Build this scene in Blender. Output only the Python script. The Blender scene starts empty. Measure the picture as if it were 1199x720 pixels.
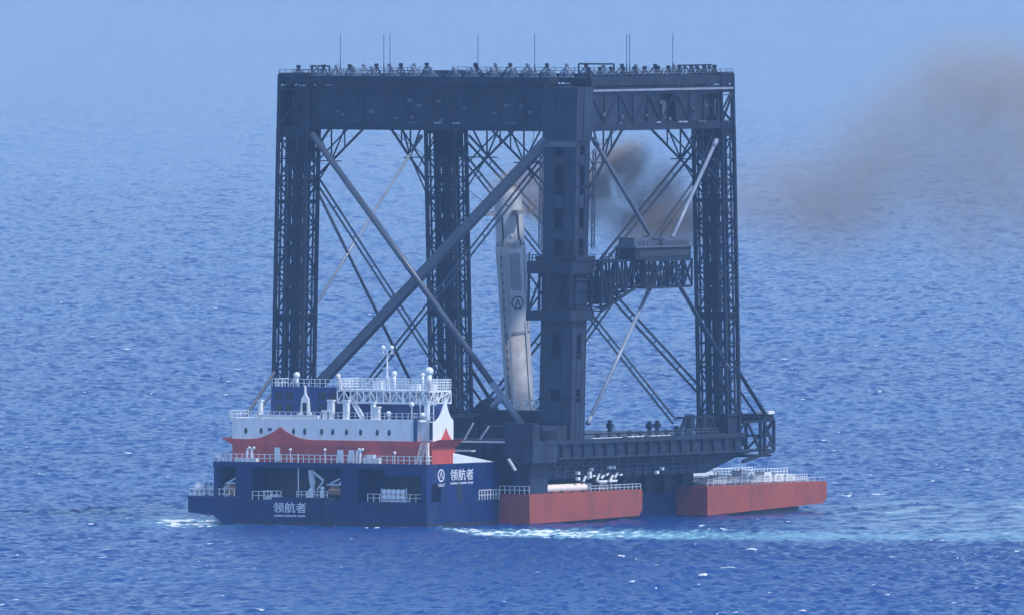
import bpy, bmesh, math, random
import numpy as np
from mathutils import Vector, Matrix

# ------------------------------------------------------------------ camera, light, exposure
scene = bpy.context.scene
R = math.radians
col = scene.collection
FPX, DIST, CAM_H = 32940.0, 5400.0, 150.5          # long lens from a distant cliff or aircraft
cd = bpy.data.cameras.new('camera')
cd.sensor_width = 36.0
cd.lens = 36.0 * FPX / 1199.0
cd.clip_start = 10.0
cd.clip_end = 200000.0
cam = bpy.data.objects.new('camera', cd)
cam.location = (0, -DIST, CAM_H)
cam.rotation_euler = (R(90) - math.atan(660.0 / FPX), 0, 0)
col.objects.link(cam)
scene.camera = cam

SUN_EL, SUN_AZ = 52.0, 126.0                        # azimuth measured from +Y (away) towards +X (right)
w = bpy.data.worlds.new('World')
scene.world = w
w.use_nodes = True
nt = w.node_tree
bg = nt.nodes['Background']
sky = nt.nodes.new('ShaderNodeTexSky')
sky.sky_type = 'NISHITA'
sky.sun_disc = False
sky.sun_elevation = R(SUN_EL)
sky.sun_rotation = R(SUN_AZ)
sky.air_density = 1.0
sky.dust_density = 0.3
sky.ozone_density = 5.0
nt.links.new(sky.outputs[0], bg.inputs[0])
bg.inputs[1].default_value = 0.15
sl = bpy.data.lights.new('sun', 'SUN')
sl.energy = 2.2
sl.angle = R(3.0)
sl.color = (1.0, 0.96, 0.9)
so = bpy.data.objects.new('sun', sl)
d = Vector((math.sin(R(SUN_AZ)) * math.cos(R(SUN_EL)), math.cos(R(SUN_AZ)) * math.cos(R(SUN_EL)), math.sin(R(SUN_EL))))
so.rotation_euler = (-d).to_track_quat('-Z', 'Y').to_euler()
so.location = d * 3000
col.objects.link(so)
vs = scene.view_settings
vs.view_transform = 'Standard'
vs.look = 'None'
vs.exposure = 0.66
vs.gamma = 1.0
scene.cycles.max_bounces = 6
scene.cycles.volume_bounces = 0

# ------------------------------------------------------------------ materials
def mat(name, color, rough=0.5, metal=0.0, var=0.25, scale=0.5, stain=None, stain_amt=0.0, streak=1.0, spec=0.5, bump=0.0):
    m = bpy.data.materials.new(name)
    m.use_nodes = True
    n, l = m.node_tree.nodes, m.node_tree.links
    b = n['Principled BSDF']
    tc = n.new('ShaderNodeTexCoord')
    mp = n.new('ShaderNodeMapping')
    mp.inputs['Scale'].default_value = (1, 1, 1.0 / streak)
    l.new(tc.outputs['Object'], mp.inputs[0])
    nz = n.new('ShaderNodeTexNoise')
    nz.inputs['Scale'].default_value = scale
    nz.inputs['Detail'].default_value = 6
    nz.inputs['Roughness'].default_value = 0.65
    l.new(mp.outputs[0], nz.inputs['Vector'])
    rmp = n.new('ShaderNodeMapRange')
    rmp.inputs['From Min'].default_value = 0.3
    rmp.inputs['From Max'].default_value = 0.7
    rmp.inputs['To Min'].default_value = 1 - var
    rmp.inputs['To Max'].default_value = 1 + var
    l.new(nz.outputs['Fac'], rmp.inputs['Value'])
    mx = n.new('ShaderNodeMix')
    mx.data_type = 'RGBA'
    mx.blend_type = 'MULTIPLY'
    mx.inputs['Factor'].default_value = 1
    mx.inputs['A'].default_value = (*color, 1)
    l.new(rmp.outputs[0], mx.inputs['B'])
    out = mx.outputs['Result']
    if stain:
        n2 = n.new('ShaderNodeTexNoise')
        n2.inputs['Scale'].default_value = scale * 2.3
        n2.inputs['Detail'].default_value = 8
        mp2 = n.new('ShaderNodeMapping')
        mp2.inputs['Scale'].default_value = (1, 1, 0.18)
        mp2.inputs['Location'].default_value = (3.1, 7.7, 1.3)
        l.new(tc.outputs['Object'], mp2.inputs[0])
        l.new(mp2.outputs[0], n2.inputs['Vector'])
        r2 = n.new('ShaderNodeMapRange')
        r2.inputs['From Min'].default_value = 0.52
        r2.inputs['From Max'].default_value = 0.72
        r2.inputs['To Max'].default_value = stain_amt
        l.new(n2.outputs['Fac'], r2.inputs['Value'])
        m2 = n.new('ShaderNodeMix')
        m2.data_type = 'RGBA'
        l.new(r2.outputs[0], m2.inputs['Factor'])
        l.new(out, m2.inputs['A'])
        m2.inputs['B'].default_value = (*stain, 1)
        out = m2.outputs['Result']
    l.new(out, b.inputs['Base Color'])
    b.inputs['Roughness'].default_value = rough
    b.inputs['Metallic'].default_value = metal
    b.inputs['Specular IOR Level'].default_value = spec
    return m

M = {}
M['steel'] = mat('dark_steel', (0.011, 0.018, 0.036), 0.55, 0, 0.5, 0.35, (0.05, 0.045, 0.045), 0.5, spec=0.22)
M['steel2'] = mat('plate_steel', (0.021, 0.030, 0.056), 0.5, 0, 0.5, 0.22, (0.008, 0.011, 0.019), 0.85, spec=0.22)
M['tube'] = mat('tube_steel', (0.062, 0.078, 0.115), 0.35, 0, 0.25, 0.3)
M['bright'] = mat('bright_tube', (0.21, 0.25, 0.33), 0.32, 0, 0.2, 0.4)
M['navy'] = mat('navy_paint', (0.003, 0.018, 0.100), 0.45, 0, 0.3, 0.18, (0.030, 0.045, 0.09), 0.7, spec=0.25)
M['navy2'] = mat('navy_house', (0.008, 0.030, 0.150), 0.45, 0, 0.15, 0.3)
M['red'] = mat('red_hull', (0.32, 0.064, 0.034), 0.6, 0, 0.2, 0.15, (0.20, 0.055, 0.05), 0.85)
M['redband'] = mat('red_band', (0.52, 0.075, 0.045), 0.55, 0, 0.12, 0.3, (0.2, 0.05, 0.05), 0.4)
M['white'] = mat('white_paint', (0.74, 0.77, 0.80), 0.5, 0, 0.06, 0.5, (0.5, 0.47, 0.44), 0.35)
M['letter'] = mat('letter_white', (0.62, 0.66, 0.72), 0.5, 0, 0.1, 1.0)
M['grey'] = mat('grey_deck', (0.30, 0.32, 0.34), 0.7, 0, 0.2, 0.4)
M['glass'] = mat('dark_glass', (0.012, 0.016, 0.025), 0.2, 0, 0.1, 1)
M['tan'] = mat('lifeboat_tan', (0.52, 0.26, 0.11), 0.5, 0, 0.1, 1)
M['cream'] = mat('cream_cover', (0.85, 0.70, 0.62), 0.6, 0, 0.12, 0.8, (0.5, 0.36, 0.3), 0.5)
M['rocket'] = mat('rocket_skin', (0.41, 0.43, 0.47), 0.5, 0, 0.12, 0.25, (0.26, 0.23, 0.22), 0.6)
M['rocket_dark'] = mat('rocket_panel', (0.21, 0.22, 0.245), 0.55, 0, 0.2, 0.4)
M['rocket_soot'] = mat('rocket_soot', (0.325, 0.315, 0.335), 0.6, 0, 0.25, 0.5, (0.2, 0.16, 0.16), 0.6)
M['black'] = mat('black_mark', (0.03, 0.03, 0.035), 0.6, 0, 0.1, 1)
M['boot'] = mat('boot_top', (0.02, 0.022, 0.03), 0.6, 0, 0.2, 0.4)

# ------------------------------------------------------------------ ship frame: u to starboard-near, v along the hull, z up
TH = R(31.0)
SHIP0 = Vector(((500 - 599.5) / 6.1, 0, 0))
UV = (Vector((math.cos(TH), -math.sin(TH), 0)), Vector((math.sin(TH), math.cos(TH), 0)))
BASE = Vector((-24.0, 70.0, 0.0))
def world(u, v, z):
    return SHIP0 + UV[0] * u + UV[1] * v + Vector((0, 0, z))

class MB:
    """collects boxes, bars and tubes in ship coordinates, links them as one mesh"""
    def __init__(s):
        s.v, s.f = [], []
    def add(s, vs_, fs_):
        o = len(s.v)
        s.v += [tuple(p) for p in vs_]
        s.f += [tuple(i + o for i in f) for f in fs_]
        return s
    def box(s, u0, u1, v0, v1, z0, z1):
        p = [(u0, v0, z0), (u1, v0, z0), (u1, v1, z0), (u0, v1, z0), (u0, v0, z1), (u1, v0, z1), (u1, v1, z1), (u0, v1, z1)]
        return s.add(p, [(0, 3, 2, 1), (4, 5, 6, 7), (0, 1, 5, 4), (1, 2, 6, 5), (2, 3, 7, 6), (3, 0, 4, 7)])
    def hexa(s, p):
        return s.add(p, [(0, 3, 2, 1), (4, 5, 6, 7), (0, 1, 5, 4), (1, 2, 6, 5), (2, 3, 7, 6), (3, 0, 4, 7)])
    def bar(s, p, q, w_, h=None, n=4):
        p, q = Vector(p), Vector(q)
        h = h or w_
        t = (q - p)
        if t.length < 1e-6:
            return s
        t.normalize()
        a = t.cross(Vector((0, 0, 1)))
        if a.length < 1e-3:
            a = Vector((1, 0, 0))
        a.normalize()
        b = a.cross(t)
        vs_ = []
        for c in (p, q):
            for k in range(n):
                if n == 4:
                    x, y = ((-1, -1), (1, -1), (1, 1), (-1, 1))[k]
                    vs_.append(c + a * (x * w_ / 2) + b * (y * h / 2))
                else:
                    an = 2 * math.pi * k / n
                    vs_.append(c + a * (math.cos(an) * w_ / 2) + b * (math.sin(an) * h / 2))
        fs = [tuple(range(n))[::-1], tuple(range(n, 2 * n))]
        for k in range(n):
            j = (k + 1) % n
            fs.append((k, j, n + j, n + k))
        return s.add(vs_, fs)
    def tube(s, p, q, d_, n=10):
        return s.bar(p, q, d_, d_, n)
    def prism(s, pts, axis, a0, a1):
        """closed outline in the plane normal to an axis, extruded from a0 to a1; pts are (first, second) of the two other axes"""
        def P(c, a):
            return {'u': (a, c[0], c[1]), 'v': (c[0], a, c[1]), 'z': (c[0], c[1], a)}[axis]
        n = len(pts)
        vs_ = [P(c, a0) for c in pts] + [P(c, a1) for c in pts]
        fs = [tuple(range(n))[::-1], tuple(range(n, 2 * n))]
        fs += [(k, (k + 1) % n, n + (k + 1) % n, n + k) for k in range(n)]
        return s.add(vs_, fs)
    def ball(s, c, r, rz=None, seg=12, rings=8):
        rz = rz or r
        vs_ = [(c[0], c[1], c[2] + rz)]
        for i in range(1, rings):
            ph = math.pi * i / rings
            for k in range(seg):
                an = 2 * math.pi * k / seg
                vs_.append((c[0] + r * math.sin(ph) * math.cos(an), c[1] + r * math.sin(ph) * math.sin(an), c[2] + rz * math.cos(ph)))
        vs_.append((c[0], c[1], c[2] - rz))
        fs = []
        for k in range(seg):
            fs.append((0, 1 + k, 1 + (k + 1) % seg))
            for i in range(rings - 2):
                a, b = 1 + i * seg, 1 + (i + 1) * seg
                fs.append((a + k, b + k, b + (k + 1) % seg, a + (k + 1) % seg))
            a = 1 + (rings - 2) * seg
            fs.append((a + k, len(vs_) - 1, a + (k + 1) % seg))
        return s.add(vs_, fs)
    def lathe(s, prof, c=(0, 0), n=28):
        vs_, fs = [], []
        for r, z in prof:
            for k in range(n):
                an = 2 * math.pi * k / n
                vs_.append((c[0] + r * math.cos(an), c[1] + r * math.sin(an), z))
        for i in range(len(prof) - 1):
            for k in range(n):
                j = (k + 1) % n
                fs.append((i * n + k, i * n + j, (i + 1) * n + j, (i + 1) * n + k))
        fs.append(tuple(range(n))[::-1])
        fs.append(tuple(range((len(prof) - 1) * n, len(prof) * n)))
        return s.add(vs_, fs)
    def panel(s, a0, a1, b0, b1, n, w_, cross=False, rungs=True, start=0, tube=False):
        """lattice between line a0-a1 and line b0-b1"""
        a0, a1, b0, b1 = map(Vector, (a0, a1, b0, b1))
        for i in range(n + 1):
            t = i / n
            A, B = a0.lerp(a1, t), b0.lerp(b1, t)
            if rungs:
                s.bar(A, B, w_)
            if i < n:
                t2 = (i + 1) / n
                A2, B2 = a0.lerp(a1, t2), b0.lerp(b1, t2)
                if cross or (i + start) % 2 == 0:
                    s.bar(A, B2, w_ * .8)
                if cross or (i + start) % 2 == 1:
                    s.bar(B, A2, w_ * .8)
        return s
    def rail(s, pts, h=1.2, step=1.5, w_=0.09, mid=2):
        pts = [Vector(p) for p in pts]
        for p, q in zip(pts, pts[1:]):
            L = (q - p).length
            n = max(1, round(L / step))
            for i in range(n + 1):
                b = p.lerp(q, i / n)
                s.bar(b, b + Vector((0, 0, h)), w_)
            for k in range(mid):
                z = Vector((0, 0, h * (k + 1) / mid))
                s.bar(p + z, q + z, w_ * .9)
        return s
    def build(s, name, m, parent=None, smooth=False, base=BASE):
        me = bpy.data.meshes.new(name)
        me.from_pydata([(p[0] - base[0], p[1] - base[1], p[2] - base[2]) for p in s.v], [], s.f)
        me.materials.append(m)
        me.update()
        b_ = bmesh.new()
        b_.from_mesh(me)
        bmesh.ops.recalc_face_normals(b_, faces=b_.faces)
        b_.to_mesh(me)
        b_.free()
        if smooth:
            me.polygons.foreach_set('use_smooth', [len(p.vertices) <= 4 for p in me.polygons])
        o = bpy.data.objects.new(name, me)
        col.objects.link(o)
        if parent is not None:
            o.parent = parent
        return o

def tag(o, label=None, cat=None, group=None, kind=None):
    for k, x in (('label', label), ('category', cat), ('group', group), ('kind', kind)):
        if x:
            o[k] = x
    return o

def thing(name, u, v, z, label, cat, group=None, rz=-TH):
    o = bpy.data.objects.new(name, None)
    o.empty_display_size = 1
    o.location = world(u, v, z)
    o.rotation_euler = (0, 0, rz)
    col.objects.link(o)
    return tag(o, label, cat, group)

rnd = random.Random(7)
ship = thing('recovery_ship', BASE.x, BASE.y, 0, 'blue and red rocket recovery ship carrying a tall dark four-towered steel gantry', 'ship')

# ------------------------------------------------------------------ hull
hb = MB()
hb.prism([(0, -3), (0, 4.9), (-53.9, 4.9), (-53.9, 2.3), (-48.2, 1.8), (-44.6, -1), (-44, -3)], 'v', 0, 26.5)
hb.prism([(0, 26.5), (0, 132), (-4, 137), (-44, 137), (-48, 132), (-48, 26.5)], 'z', -3, 4.88)
hull = hb.build('hull', M['navy'], ship)
MB().box(-43.9, .03, -.04, 0, -2, .75).box(0, .03, 0, 26.5, -2, .75).build('waterline_band', M['boot'], hull)
sm_ = MB()
for z in (2.9,):
    sm_.box(-47, 0, -.02, 0, z, z + .07).box(0, .02, 0, 26.4, z, z + .07)
for k in range(8):
    sm_.box(-44 + k * 5.6, -43.93 + k * 5.6, -.02, 0, 0, 4.9)
for k in range(4):
    sm_.box(0, .02, 4 + k * 5.6, 4.07 + k * 5.6, 0, 4.9)
sm_.build('weld_seam', M['boot'], hull)
# raised plating edge and fender strip
MB().box(-53.95, -41.5, -0.06, 0.12, 4.9, 5.5).box(-53.95, -53.8, .12, 24, 4.9, 5.5).build('bulwark', M['navy'], hull)
MB().box(-35, -21.8, -0.06, 0.12, 4.9, 5.5).build('bulwark', M['navy'], hull)
MB().box(-34.6, -22.4, 0.14, 3.0, 5.0, 5.42).build('deck_coaming', M['cream'], hull)

def text_mesh(name, body, size, m, parent, loc, rot, bold=0.02, ext=0.02, width=None):
    c = bpy.data.curves.new(name, 'FONT')
    c.body = body
    c.size = size
    c.extrude = ext
    c.offset = bold
    c.resolution_u = 3
    t = bpy.data.objects.new(name, c)
    col.objects.link(t)
    dg = bpy.context.evaluated_depsgraph_get()
    me = bpy.data.meshes.new_from_object(t.evaluated_get(dg))
    bpy.data.objects.remove(t)
    xs = [v.co.x for v in me.vertices]
    ys = [v.co.y for v in me.vertices]
    sx = (width / (max(xs) - min(xs))) if width else 1
    mt = Matrix.Translation(Vector(loc) - BASE) @ rot.to_4x4() @ Matrix.Diagonal((sx, 1, 1, 1)) @ Matrix.Translation((-min(xs), -min(ys), 0))
    me.transform(mt)
    me.materials.clear()
    me.materials.append(m)
    o = bpy.data.objects.new(name, me)
    col.objects.link(o)
    o.parent = parent
    return o
ROT_AFT = Matrix.Rotation(R(90), 3, 'X')
ROT_SIDE = Matrix.Rotation(R(90), 3, 'Z') @ Matrix.Rotation(R(90), 3, 'X')
text_mesh('hull_lettering', '领航者', 2.1, M['letter'], hull, (-34.6, -0.03, 2.5), ROT_AFT, width=7.4)
text_mesh('hull_lettering', 'LING HANG ZHE', 0.45, M['letter'], hull, (-34.4, -0.03, 1.75), ROT_AFT, width=7.0)

# red sponsons along the near side
def sponson(v0, v1, zb0, zb1):
    s = MB()
    p = [(0, v0, zb0), (7, v0, zb0), (7, v1 - 1.2, zb1), (0, v1 - 1.2, zb1), (0, v0, 6), (7, v0, 6), (7, v1, 6), (0, v1, 6)]
    q = [(0, v1, zb1 + 1.2), (7, v1, zb1 + 1.2)]
    s.add(p + q, [(0, 3, 2, 1), (4, 5, 6, 7), (0, 1, 5, 4), (1, 2, 9, 6, 5), (3, 0, 4, 7, 8), (2, 3, 8, 9), (9, 8, 7, 6)])
    o = s.build('sponson', M['red'], ship)
    f = MB()
    for k in range(1, 4):
        vv = v0 + (v1 - v0) * k / 4
        f.box(6.98, 7.04, vv - .05, vv + .05, max(zb0, zb1) + .1, 5.9)
    f.build('weld_seam', M['redband'], o)
    return o
sponson(26.6, 69.1, 0.2, 0.9)
sponson(93.9, 139.9, 0.3, 1.7)
MB().box(0.02, 6.2, 27, 68.5, -3, 0.85).build('underbody', M['boot'], ship)
MB().box(.02, 6.4, 94.4, 130, -3, 1.2).build('underbody', M['boot'], ship)

# ------------------------------------------------------------------ aft block with open mooring deck
ab = MB()
ab.box(-48.1, 0, -0.2, 26.4, 11.2, 12.2)                     # roof slab
ab.box(-46.5, -0.3, 6.0, 26.2, 4.9, 11.2)                    # recessed wall and house
ab.box(-47.6, -46.6, 0.2, 26.2, 4.9, 11.2)                   # far side wall
ab.box(-0.3, 0, 5.2, 26.4, 4.9, 11.2)                        # near side wall
ab.box(-0.3, 0, -0.2, 1.6, 4.9, 11.2)
ab.box(-0.3, 0, 1.6, 5.2, 8.4, 11.2)
ab.box(-9.5, -0.3, -0.2, .2, 10.0, 11.2)
ab.box(-1.2, -0.3, -0.19, .6, 4.9, 10)
ab.box(-19.4, -15.6, 0.1, 6, 4.9, 11.2)                      # lifeboat station towers
ab.box(-43.2, -39.6, 0.1, 6, 4.9, 11.2)
ab.box(-48.0, -47.2, -0.1, 0.6, 4.9, 11.2)
aft = ab.build('aft_block', M['navy'], ship)
MB().box(0.0, 0.04, 11.2, 12.6, 5.0, 9.3).build('side_slot', M['glass'], aft)
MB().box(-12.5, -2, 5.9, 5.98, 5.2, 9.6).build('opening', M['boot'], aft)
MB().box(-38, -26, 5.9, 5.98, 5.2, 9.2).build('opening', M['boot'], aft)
MB().prism([(9.7, 12.2), (26.2, 12.2), (24, 12.35), (10, 14.2), (9.7, 14.2)], 'u', -0.25, -0.02).build('bulwark_wedge', M['white'], aft)
text_mesh('side_lettering', '领航者', 2.3, M['letter'], aft, (0.02, 6.6 + 2.0, 8.9), ROT_SIDE, width=8.6)
text_mesh('side_lettering', 'LING HANG ZHE', 0.5, M['letter'], aft, (0.02, 8.7, 8.2), ROT_SIDE, width=8.4)
# round emblem on the side
eb = MB()
def ring2(cx, cz, r0, r1, n, f):
    vs_, fs = [], []
    for k in range(n):
        a = 2 * math.pi * k / n
        vs_ += [f(cx + r0 * math.cos(a), cz + r0 * math.sin(a)), f(cx + r1 * math.cos(a), cz + r1 * math.sin(a))]
    for k in range(n):
        j = (k + 1) % n
        fs.append((2 * k, 2 * k + 1, 2 * j + 1, 2 * j))
    return vs_, fs
fside = lambda a, b: (0.03, a, b)
eb.add(*ring2(5.2, 10.0, 0.95, 1.25, 28, fside))
eb.add([fside(*p) for p in ((4.5, 9.4), (4.75, 9.4), (5.2, 10.3), (5.2, 10.9))], [(0, 1, 2, 3)])
eb.add([fside(*p) for p in ((5.9, 9.4), (5.65, 9.4), (5.2, 10.3), (5.2, 10.9))], [(3, 2, 1, 0)])
eb.build('side_emblem', M['letter'], aft)
text_mesh('side_lettering', 'CALT', 0.75, M['letter'], aft, (0.02, 4.1, 7.85), ROT_SIDE, width=2.4)

MB().rail([(-47.9, 26, 12.2), (-47.9, 0, 12.2), (-0.2, 0, 12.2), (-0.2, 9.4, 12.2)], 1.5, 1.25, 0.13).build('railing', M['white'], ship)
MB().rail([(-53.7, 0.1, 5.0), (-43.5, 0.1, 5.0)], 1.9, 1.2, 0.1).rail([(-53.7, .1, 5), (-53.7, 22, 5)], 1.9, 1.5, .1).build('railing', M['white'], ship)
MB().rail([(-39.4, 0.1, 4.95), (-35.2, 0.1, 4.95)], 1.6, 1.4, 0.1).rail([(-29.5, .2, 5.4), (-22.5, .2, 5.4)], 1.3, 1.2, .1).build('railing', M['white'], ship)
MB().rail([(-13.4, 0.1, 4.9), (-1.2, 0.1, 4.9)], 1.5, 1.3, 0.1).build('railing', M['white'], ship)

# ------------------------------------------------------------------ superstructure: red band, white band with eave ornaments
rb = MB()
rb.box(-45.1, -0.05, 2, 10.5, 12.2, 16.0)
rb.prism([(-45.1, 15.4), (0, 15.4), (1.5, 16.9), (0.2, 16.55), (-45.2, 16.55), (-47.6, 16.8)], 'v', 1.85, 11.2)
red = rb.build('red_deckhouse', M['redband'], ship)
wb = MB()
wb.box(-45.1, -4.1, 2.0, 9.9, 16.56, 20.6)
wb.box(-4.1, -0.4, 3.2, 9.7, 16.56, 20.3)
wb.box(-46.9, -45.1, 4, 11, 19.9, 20.6)
white = wb.build('white_deckhouse', M['white'], ship)
def sweep(c, half, z0, h, n=14, p=2.3):
    """swept eave outline: concave flanks rising to a point"""
    L = [(c - half * (1 - t), z0 + h * t ** p) for t in [i / n for i in range(n + 1)]]
    Rr = [(c + half * (1 - t), z0 + h * t ** p) for t in [1 - i / n for i in range(1, n + 1)]]
    return L + Rr
MB().prism(sweep(-34.2, 8.8, 16.5, 2.5, p=2.6), 'v', 1.86, 2.3).build('red_eave_peak', M['redband'], red)
MB().prism([(-37.0, 18.2), (-36.2, 18.2), (-36.2, 18.75), (-37.0, 18.75)], 'v', 1.9, 2.2).build('eave_block', M['navy2'], red)
sp = [(2.2, 16.58), (2.2, 20.3), (3.6, 20.5), (4.8, 21.1), (5.8, 22.2), (6.5, 23.4), (7.0, 25.0), (7.4, 23.5), (8.0, 22.2), (8.8, 21.2), (9.8, 20.5), (9.8, 16.58)]
MB().prism(sp, 'u', -0.38, 0.0).build('white_eave_gable', M['white'], white)
MB().prism(sweep(7.0, 2.6, 16.56, 2.6, p=1.5), 'u', -.2, 0.06).build('red_eave_peak', M['redband'], red)
MB().box(-4.2, -3.7, 1.9, 2.6, 16.5, 20.9).build('drain_pipe', M['navy2'], white)
MB().box(-0.6, -0.1, 1.9, 2.4, 16.9, 20.2).build('drain_pipe', M['steel2'], white)
ph = MB()
pw = MB().lathe([(0.34, -0.05), (0.34, 0.05)], n=14)
first = None
for px in (288, 306, 344, 357, 377, 390, 406, 422.5, 442, 456):
    u = -45.1 + (px - 272) / 5.2
    s = MB().prism([(u + .32 * math.cos(a), 18.15 + .62 * math.sin(a)) for a in [2 * math.pi * k / 14 for k in range(14)]], 'v', 1.95, 2.05)
    s.build('porthole', M['glass'], white)
for px, wd in ((325, 1.25), (399, 1.3), (412, 1.3)):
    u = -45.1 + (px - 272) / 5.2
    MB().box(u - wd / 2, u + wd / 2, 1.9, 2.02, 12.3, 14.7 if px > 330 else 15.0).build('door', M['white'], red)
for u in (-41.2, -40.2, -16.4, -15.7):
    MB().tube((u, 1.0, 12.2), (u + .1, 1.0, 14.4), .5).tube((u + .1, 1.0, 14.4), (u + .7, 1, 15.0), .55).build('ventilator', M['white'], red)
for u, h in ((-31.5, 2.4), (-23.7, 2.5), (-8, 2.1)):
    MB().ball((u, 1.2, 12.2 + h), .3).tube((u, 1.2, 12.2), (u, 1.2, 12.2 + h), .16).build('deck_lamp', M['white'], red)
MB().box(-14.8, -11.2, .6, 1.7, 12.25, 13.3).box(-14, -12.5, .7, 1.6, 13.3, 13.9).build('deck_locker', M['white'], red)
MB().box(-43.9, -39, .7, 1.7, 12.22, 12.9).build('deck_locker', M['white'], red)
MB().bar((-3.2, 1.2, 12.3), (-2, 1.2, 16.3), .2).bar((-2.0, 1.2, 12.3), (-.8, 1.2, 16.3), .2).panel((-3.2, 1.2, 12.3), (-2, 1.2, 16.3), (-2.0, 1.2, 12.3), (-.8, 1.2, 16.3), 8, .12).box(-.9, -.4, 1.0, 1.5, 12.2, 16.4).build('stair', M['cream'], red)

MB().rail([(-46.6, 4, 20.6), (-45.0, 2.1, 20.6), (-4.2, 2.1, 20.6), (-4.2, 3.2, 20.6), (-0.5, 3.3, 20.6)], 1.3, 1.3, 0.11).build('railing', M['white'], ship)
MB().rail([(-47, 4, 20.6), (-47, 11, 20.6)], 1.3, 1.3, .1).rail([(-46.9, 4, 17.4), (-46.9, 11, 17.4)], 1.2, 1.2, .1).box(-47, -45.1, 4, 11, 17.1, 17.4).build('bridge_wing', M['white'], white)
# upper navy houses
uh = MB().box(-38.7, -23, 6, 12.2, 20.58, 26.6).box(-23, -14, 7.5, 12, 20.58, 23.6)
uhouse = uh.build('wheelhouse', M['navy2'], ship)
for r_ in range(2):
    for k in range(6):
        u0 = -37.9 + k * 2.45
        if abs(u0 + 1 + 31.0) < 1.8:
            continue
        f = MB().box(u0, u0 + 1.7, 5.95, 6.05, 21.9 + r_ * 2.3, 23.3 + r_ * 2.3).build('window', M['glass'], uhouse)
lh = MB().box(-14, -2.0, 6.5, 11.5, 20.58, 23.7).box(-21.5, -14, 6.8, 7.5, 21.2, 23.3)
lhouse = lh.build('bridge_house', M['navy2'], ship)
gb = MB().prism([(-32.6, 20.7), (-32.6, 21.2), (-31.9, 21.9), (-31.7, 24.3), (-31.1, 25.2), (-30.9, 26.9), (-30.7, 25.2), (-30.1, 24.3), (-29.9, 21.9), (-29.2, 21.2), (-29.2, 20.7)], 'v', 5.5, 6.0)
gab = gb.build('gable_ornament', M['white'], uhouse)
MB().box(-31.35, -30.45, 5.44, 5.52, 20.8, 23.6).build('gable_window', M['glass'], gab)
MB().rail([(-38.6, 12, 26.6), (-38.6, 6.1, 26.6), (-23, 6.1, 26.6), (-23, 9, 26.6)], 1.5, 1.2, 0.12).build('railing', M['white'], ship)
MB().box(-40.5, -26, 2.3, 3.0, 20.7, 21.3).build('pipe_run', M['white'], white)
for u, h, wd in ((-39.9, 3.2, .6), (-24.3, 3.4, 1.2), (-25.4, 1.4, 1.6), (-20.8, 3.4, 1.1), (-14.5, 3.1, .7), (-13.7, 2.2, .9), (-2.5, 3.4, .8)):
    MB().box(u, u + wd, 3.0, 3.9, 20.6, 20.6 + h).box(u - .15, u + wd + .15, 2.9, 4, 20.6 + h, 20.6 + h + .3).build('ventilator', M['white'], white)
for u, z in ((-10.2, 21.8), (-5, 23.6), (-2.6, 21.6)):
    MB().ball((u, 2.6, z), .5).tube((u, 2.6, 20.6), (u, 2.6, z), .2).build('deck_lamp', M['white'], white)
MB().panel((-20.6, 5, 24.8), (-17.2, 4, 20.6), (-19.9, 5, 25.2), (-16.4, 4, 20.6), 9, .18).bar((-20.6, 5, 24.8), (-17.2, 4, 20.6), .3).bar((-19.9, 5, 25.2), (-16.4, 4, 20.6), .3).build('stair', M['white'], uhouse)
MB().rail([(-3.8, 3.4, 23.4), (-.2, 3.4, 23.4)], 1.2, .9, .14).tube((-3.6, 3.4, 20.6), (-3.6, 3.4, 24.6), .22).tube((-.6, 3.4, 20.6), (-.6, 3.4, 24.6), .22).tube((-2.2, 3.4, 20.6), (-2.2, 3.4, 24.2), .18).build('crane_frame', M['white'], white)

# lattice gallery deck with net fence
hd = MB().box(-22.9, -2.2, 4.5, 12.5, 25.9, 26.25)
gallery = hd.build('gallery_deck', M['white'], ship)
tr = MB()
tr.panel((-22.9, 4.5, 23.8), (-2.2, 4.5, 23.8), (-22.9, 4.5, 26), (-2.2, 4.5, 26), 14, .2)
tr.panel((-22.9, 12.4, 23.8), (-2.2, 12.4, 23.8), (-22.9, 12.4, 26), (-2.2, 12.4, 26), 11, .2, cross=True)
tr.panel((-2.2, 4.5, 23.8), (-2.2, 12.5, 23.8), (-2.2, 4.5, 26), (-2.2, 12.5, 26), 5, .2)
for k in range(9):
    u = -22.9 + k * 20.7 / 8
    tr.bar((u, 4.6, 23.8), (u, 12.4, 25.9), .16)
tr.bar((-22.9, 4.5, 23.75), (-2.2, 4.5, 23.75), .3).bar((-2.2, 4.5, 23.75), (-2.2, 12.5, 23.75), .3)
tr.build('gallery_truss', M['white'], gallery)
fe = MB().rail([(-22.9, 12.5, 26.2), (-22.9, 4.5, 26.2), (-2.2, 4.5, 26.2), (-2.2, 12.5, 26.2), (-22.9, 12.5, 26.2)], 2.1, 0.8, .13, 4)
fe.build('net_fence', M['white'], gallery)
for u in (-21.5, -14.5, -7, -3.2):
    MB().box(u, u + .5, 8, 8.5, 23.6, 25.9).build('gallery_post', M['white'], gallery)
for u in (-17.5, -9.2, -5.6):
    MB().box(u, u + 1.6, 9, 10.4, 26.25, 27.9 if u < -10 else 27.4).build('gallery_locker', M['white'], gallery)
MB().tube((-14.4, 9, 26.2), (-14.4, 9, 34.0), .32, 8).bar((-15.8, 9, 33.2), (-12.9, 9, 33.2), .2).tube((-15.3, 9, 33.2), (-15.3, 9, 34.1), .2).tube((-13.4, 9, 33.2), (-13.4, 9, 34.1), .2).bar((-15.6, 9, 30.4), (-13.2, 9, 30.4), .18).bar((-14.9, 9, 26.2), (-14.4, 9, 30.4), .16).bar((-13.9, 9, 26.2), (-14.4, 9, 30.4), .16).ball((-15.3, 9, 34.3), .45).ball((-13.4, 9, 34.3), .45).build('radar_mast', M['white'], gallery)
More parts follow.
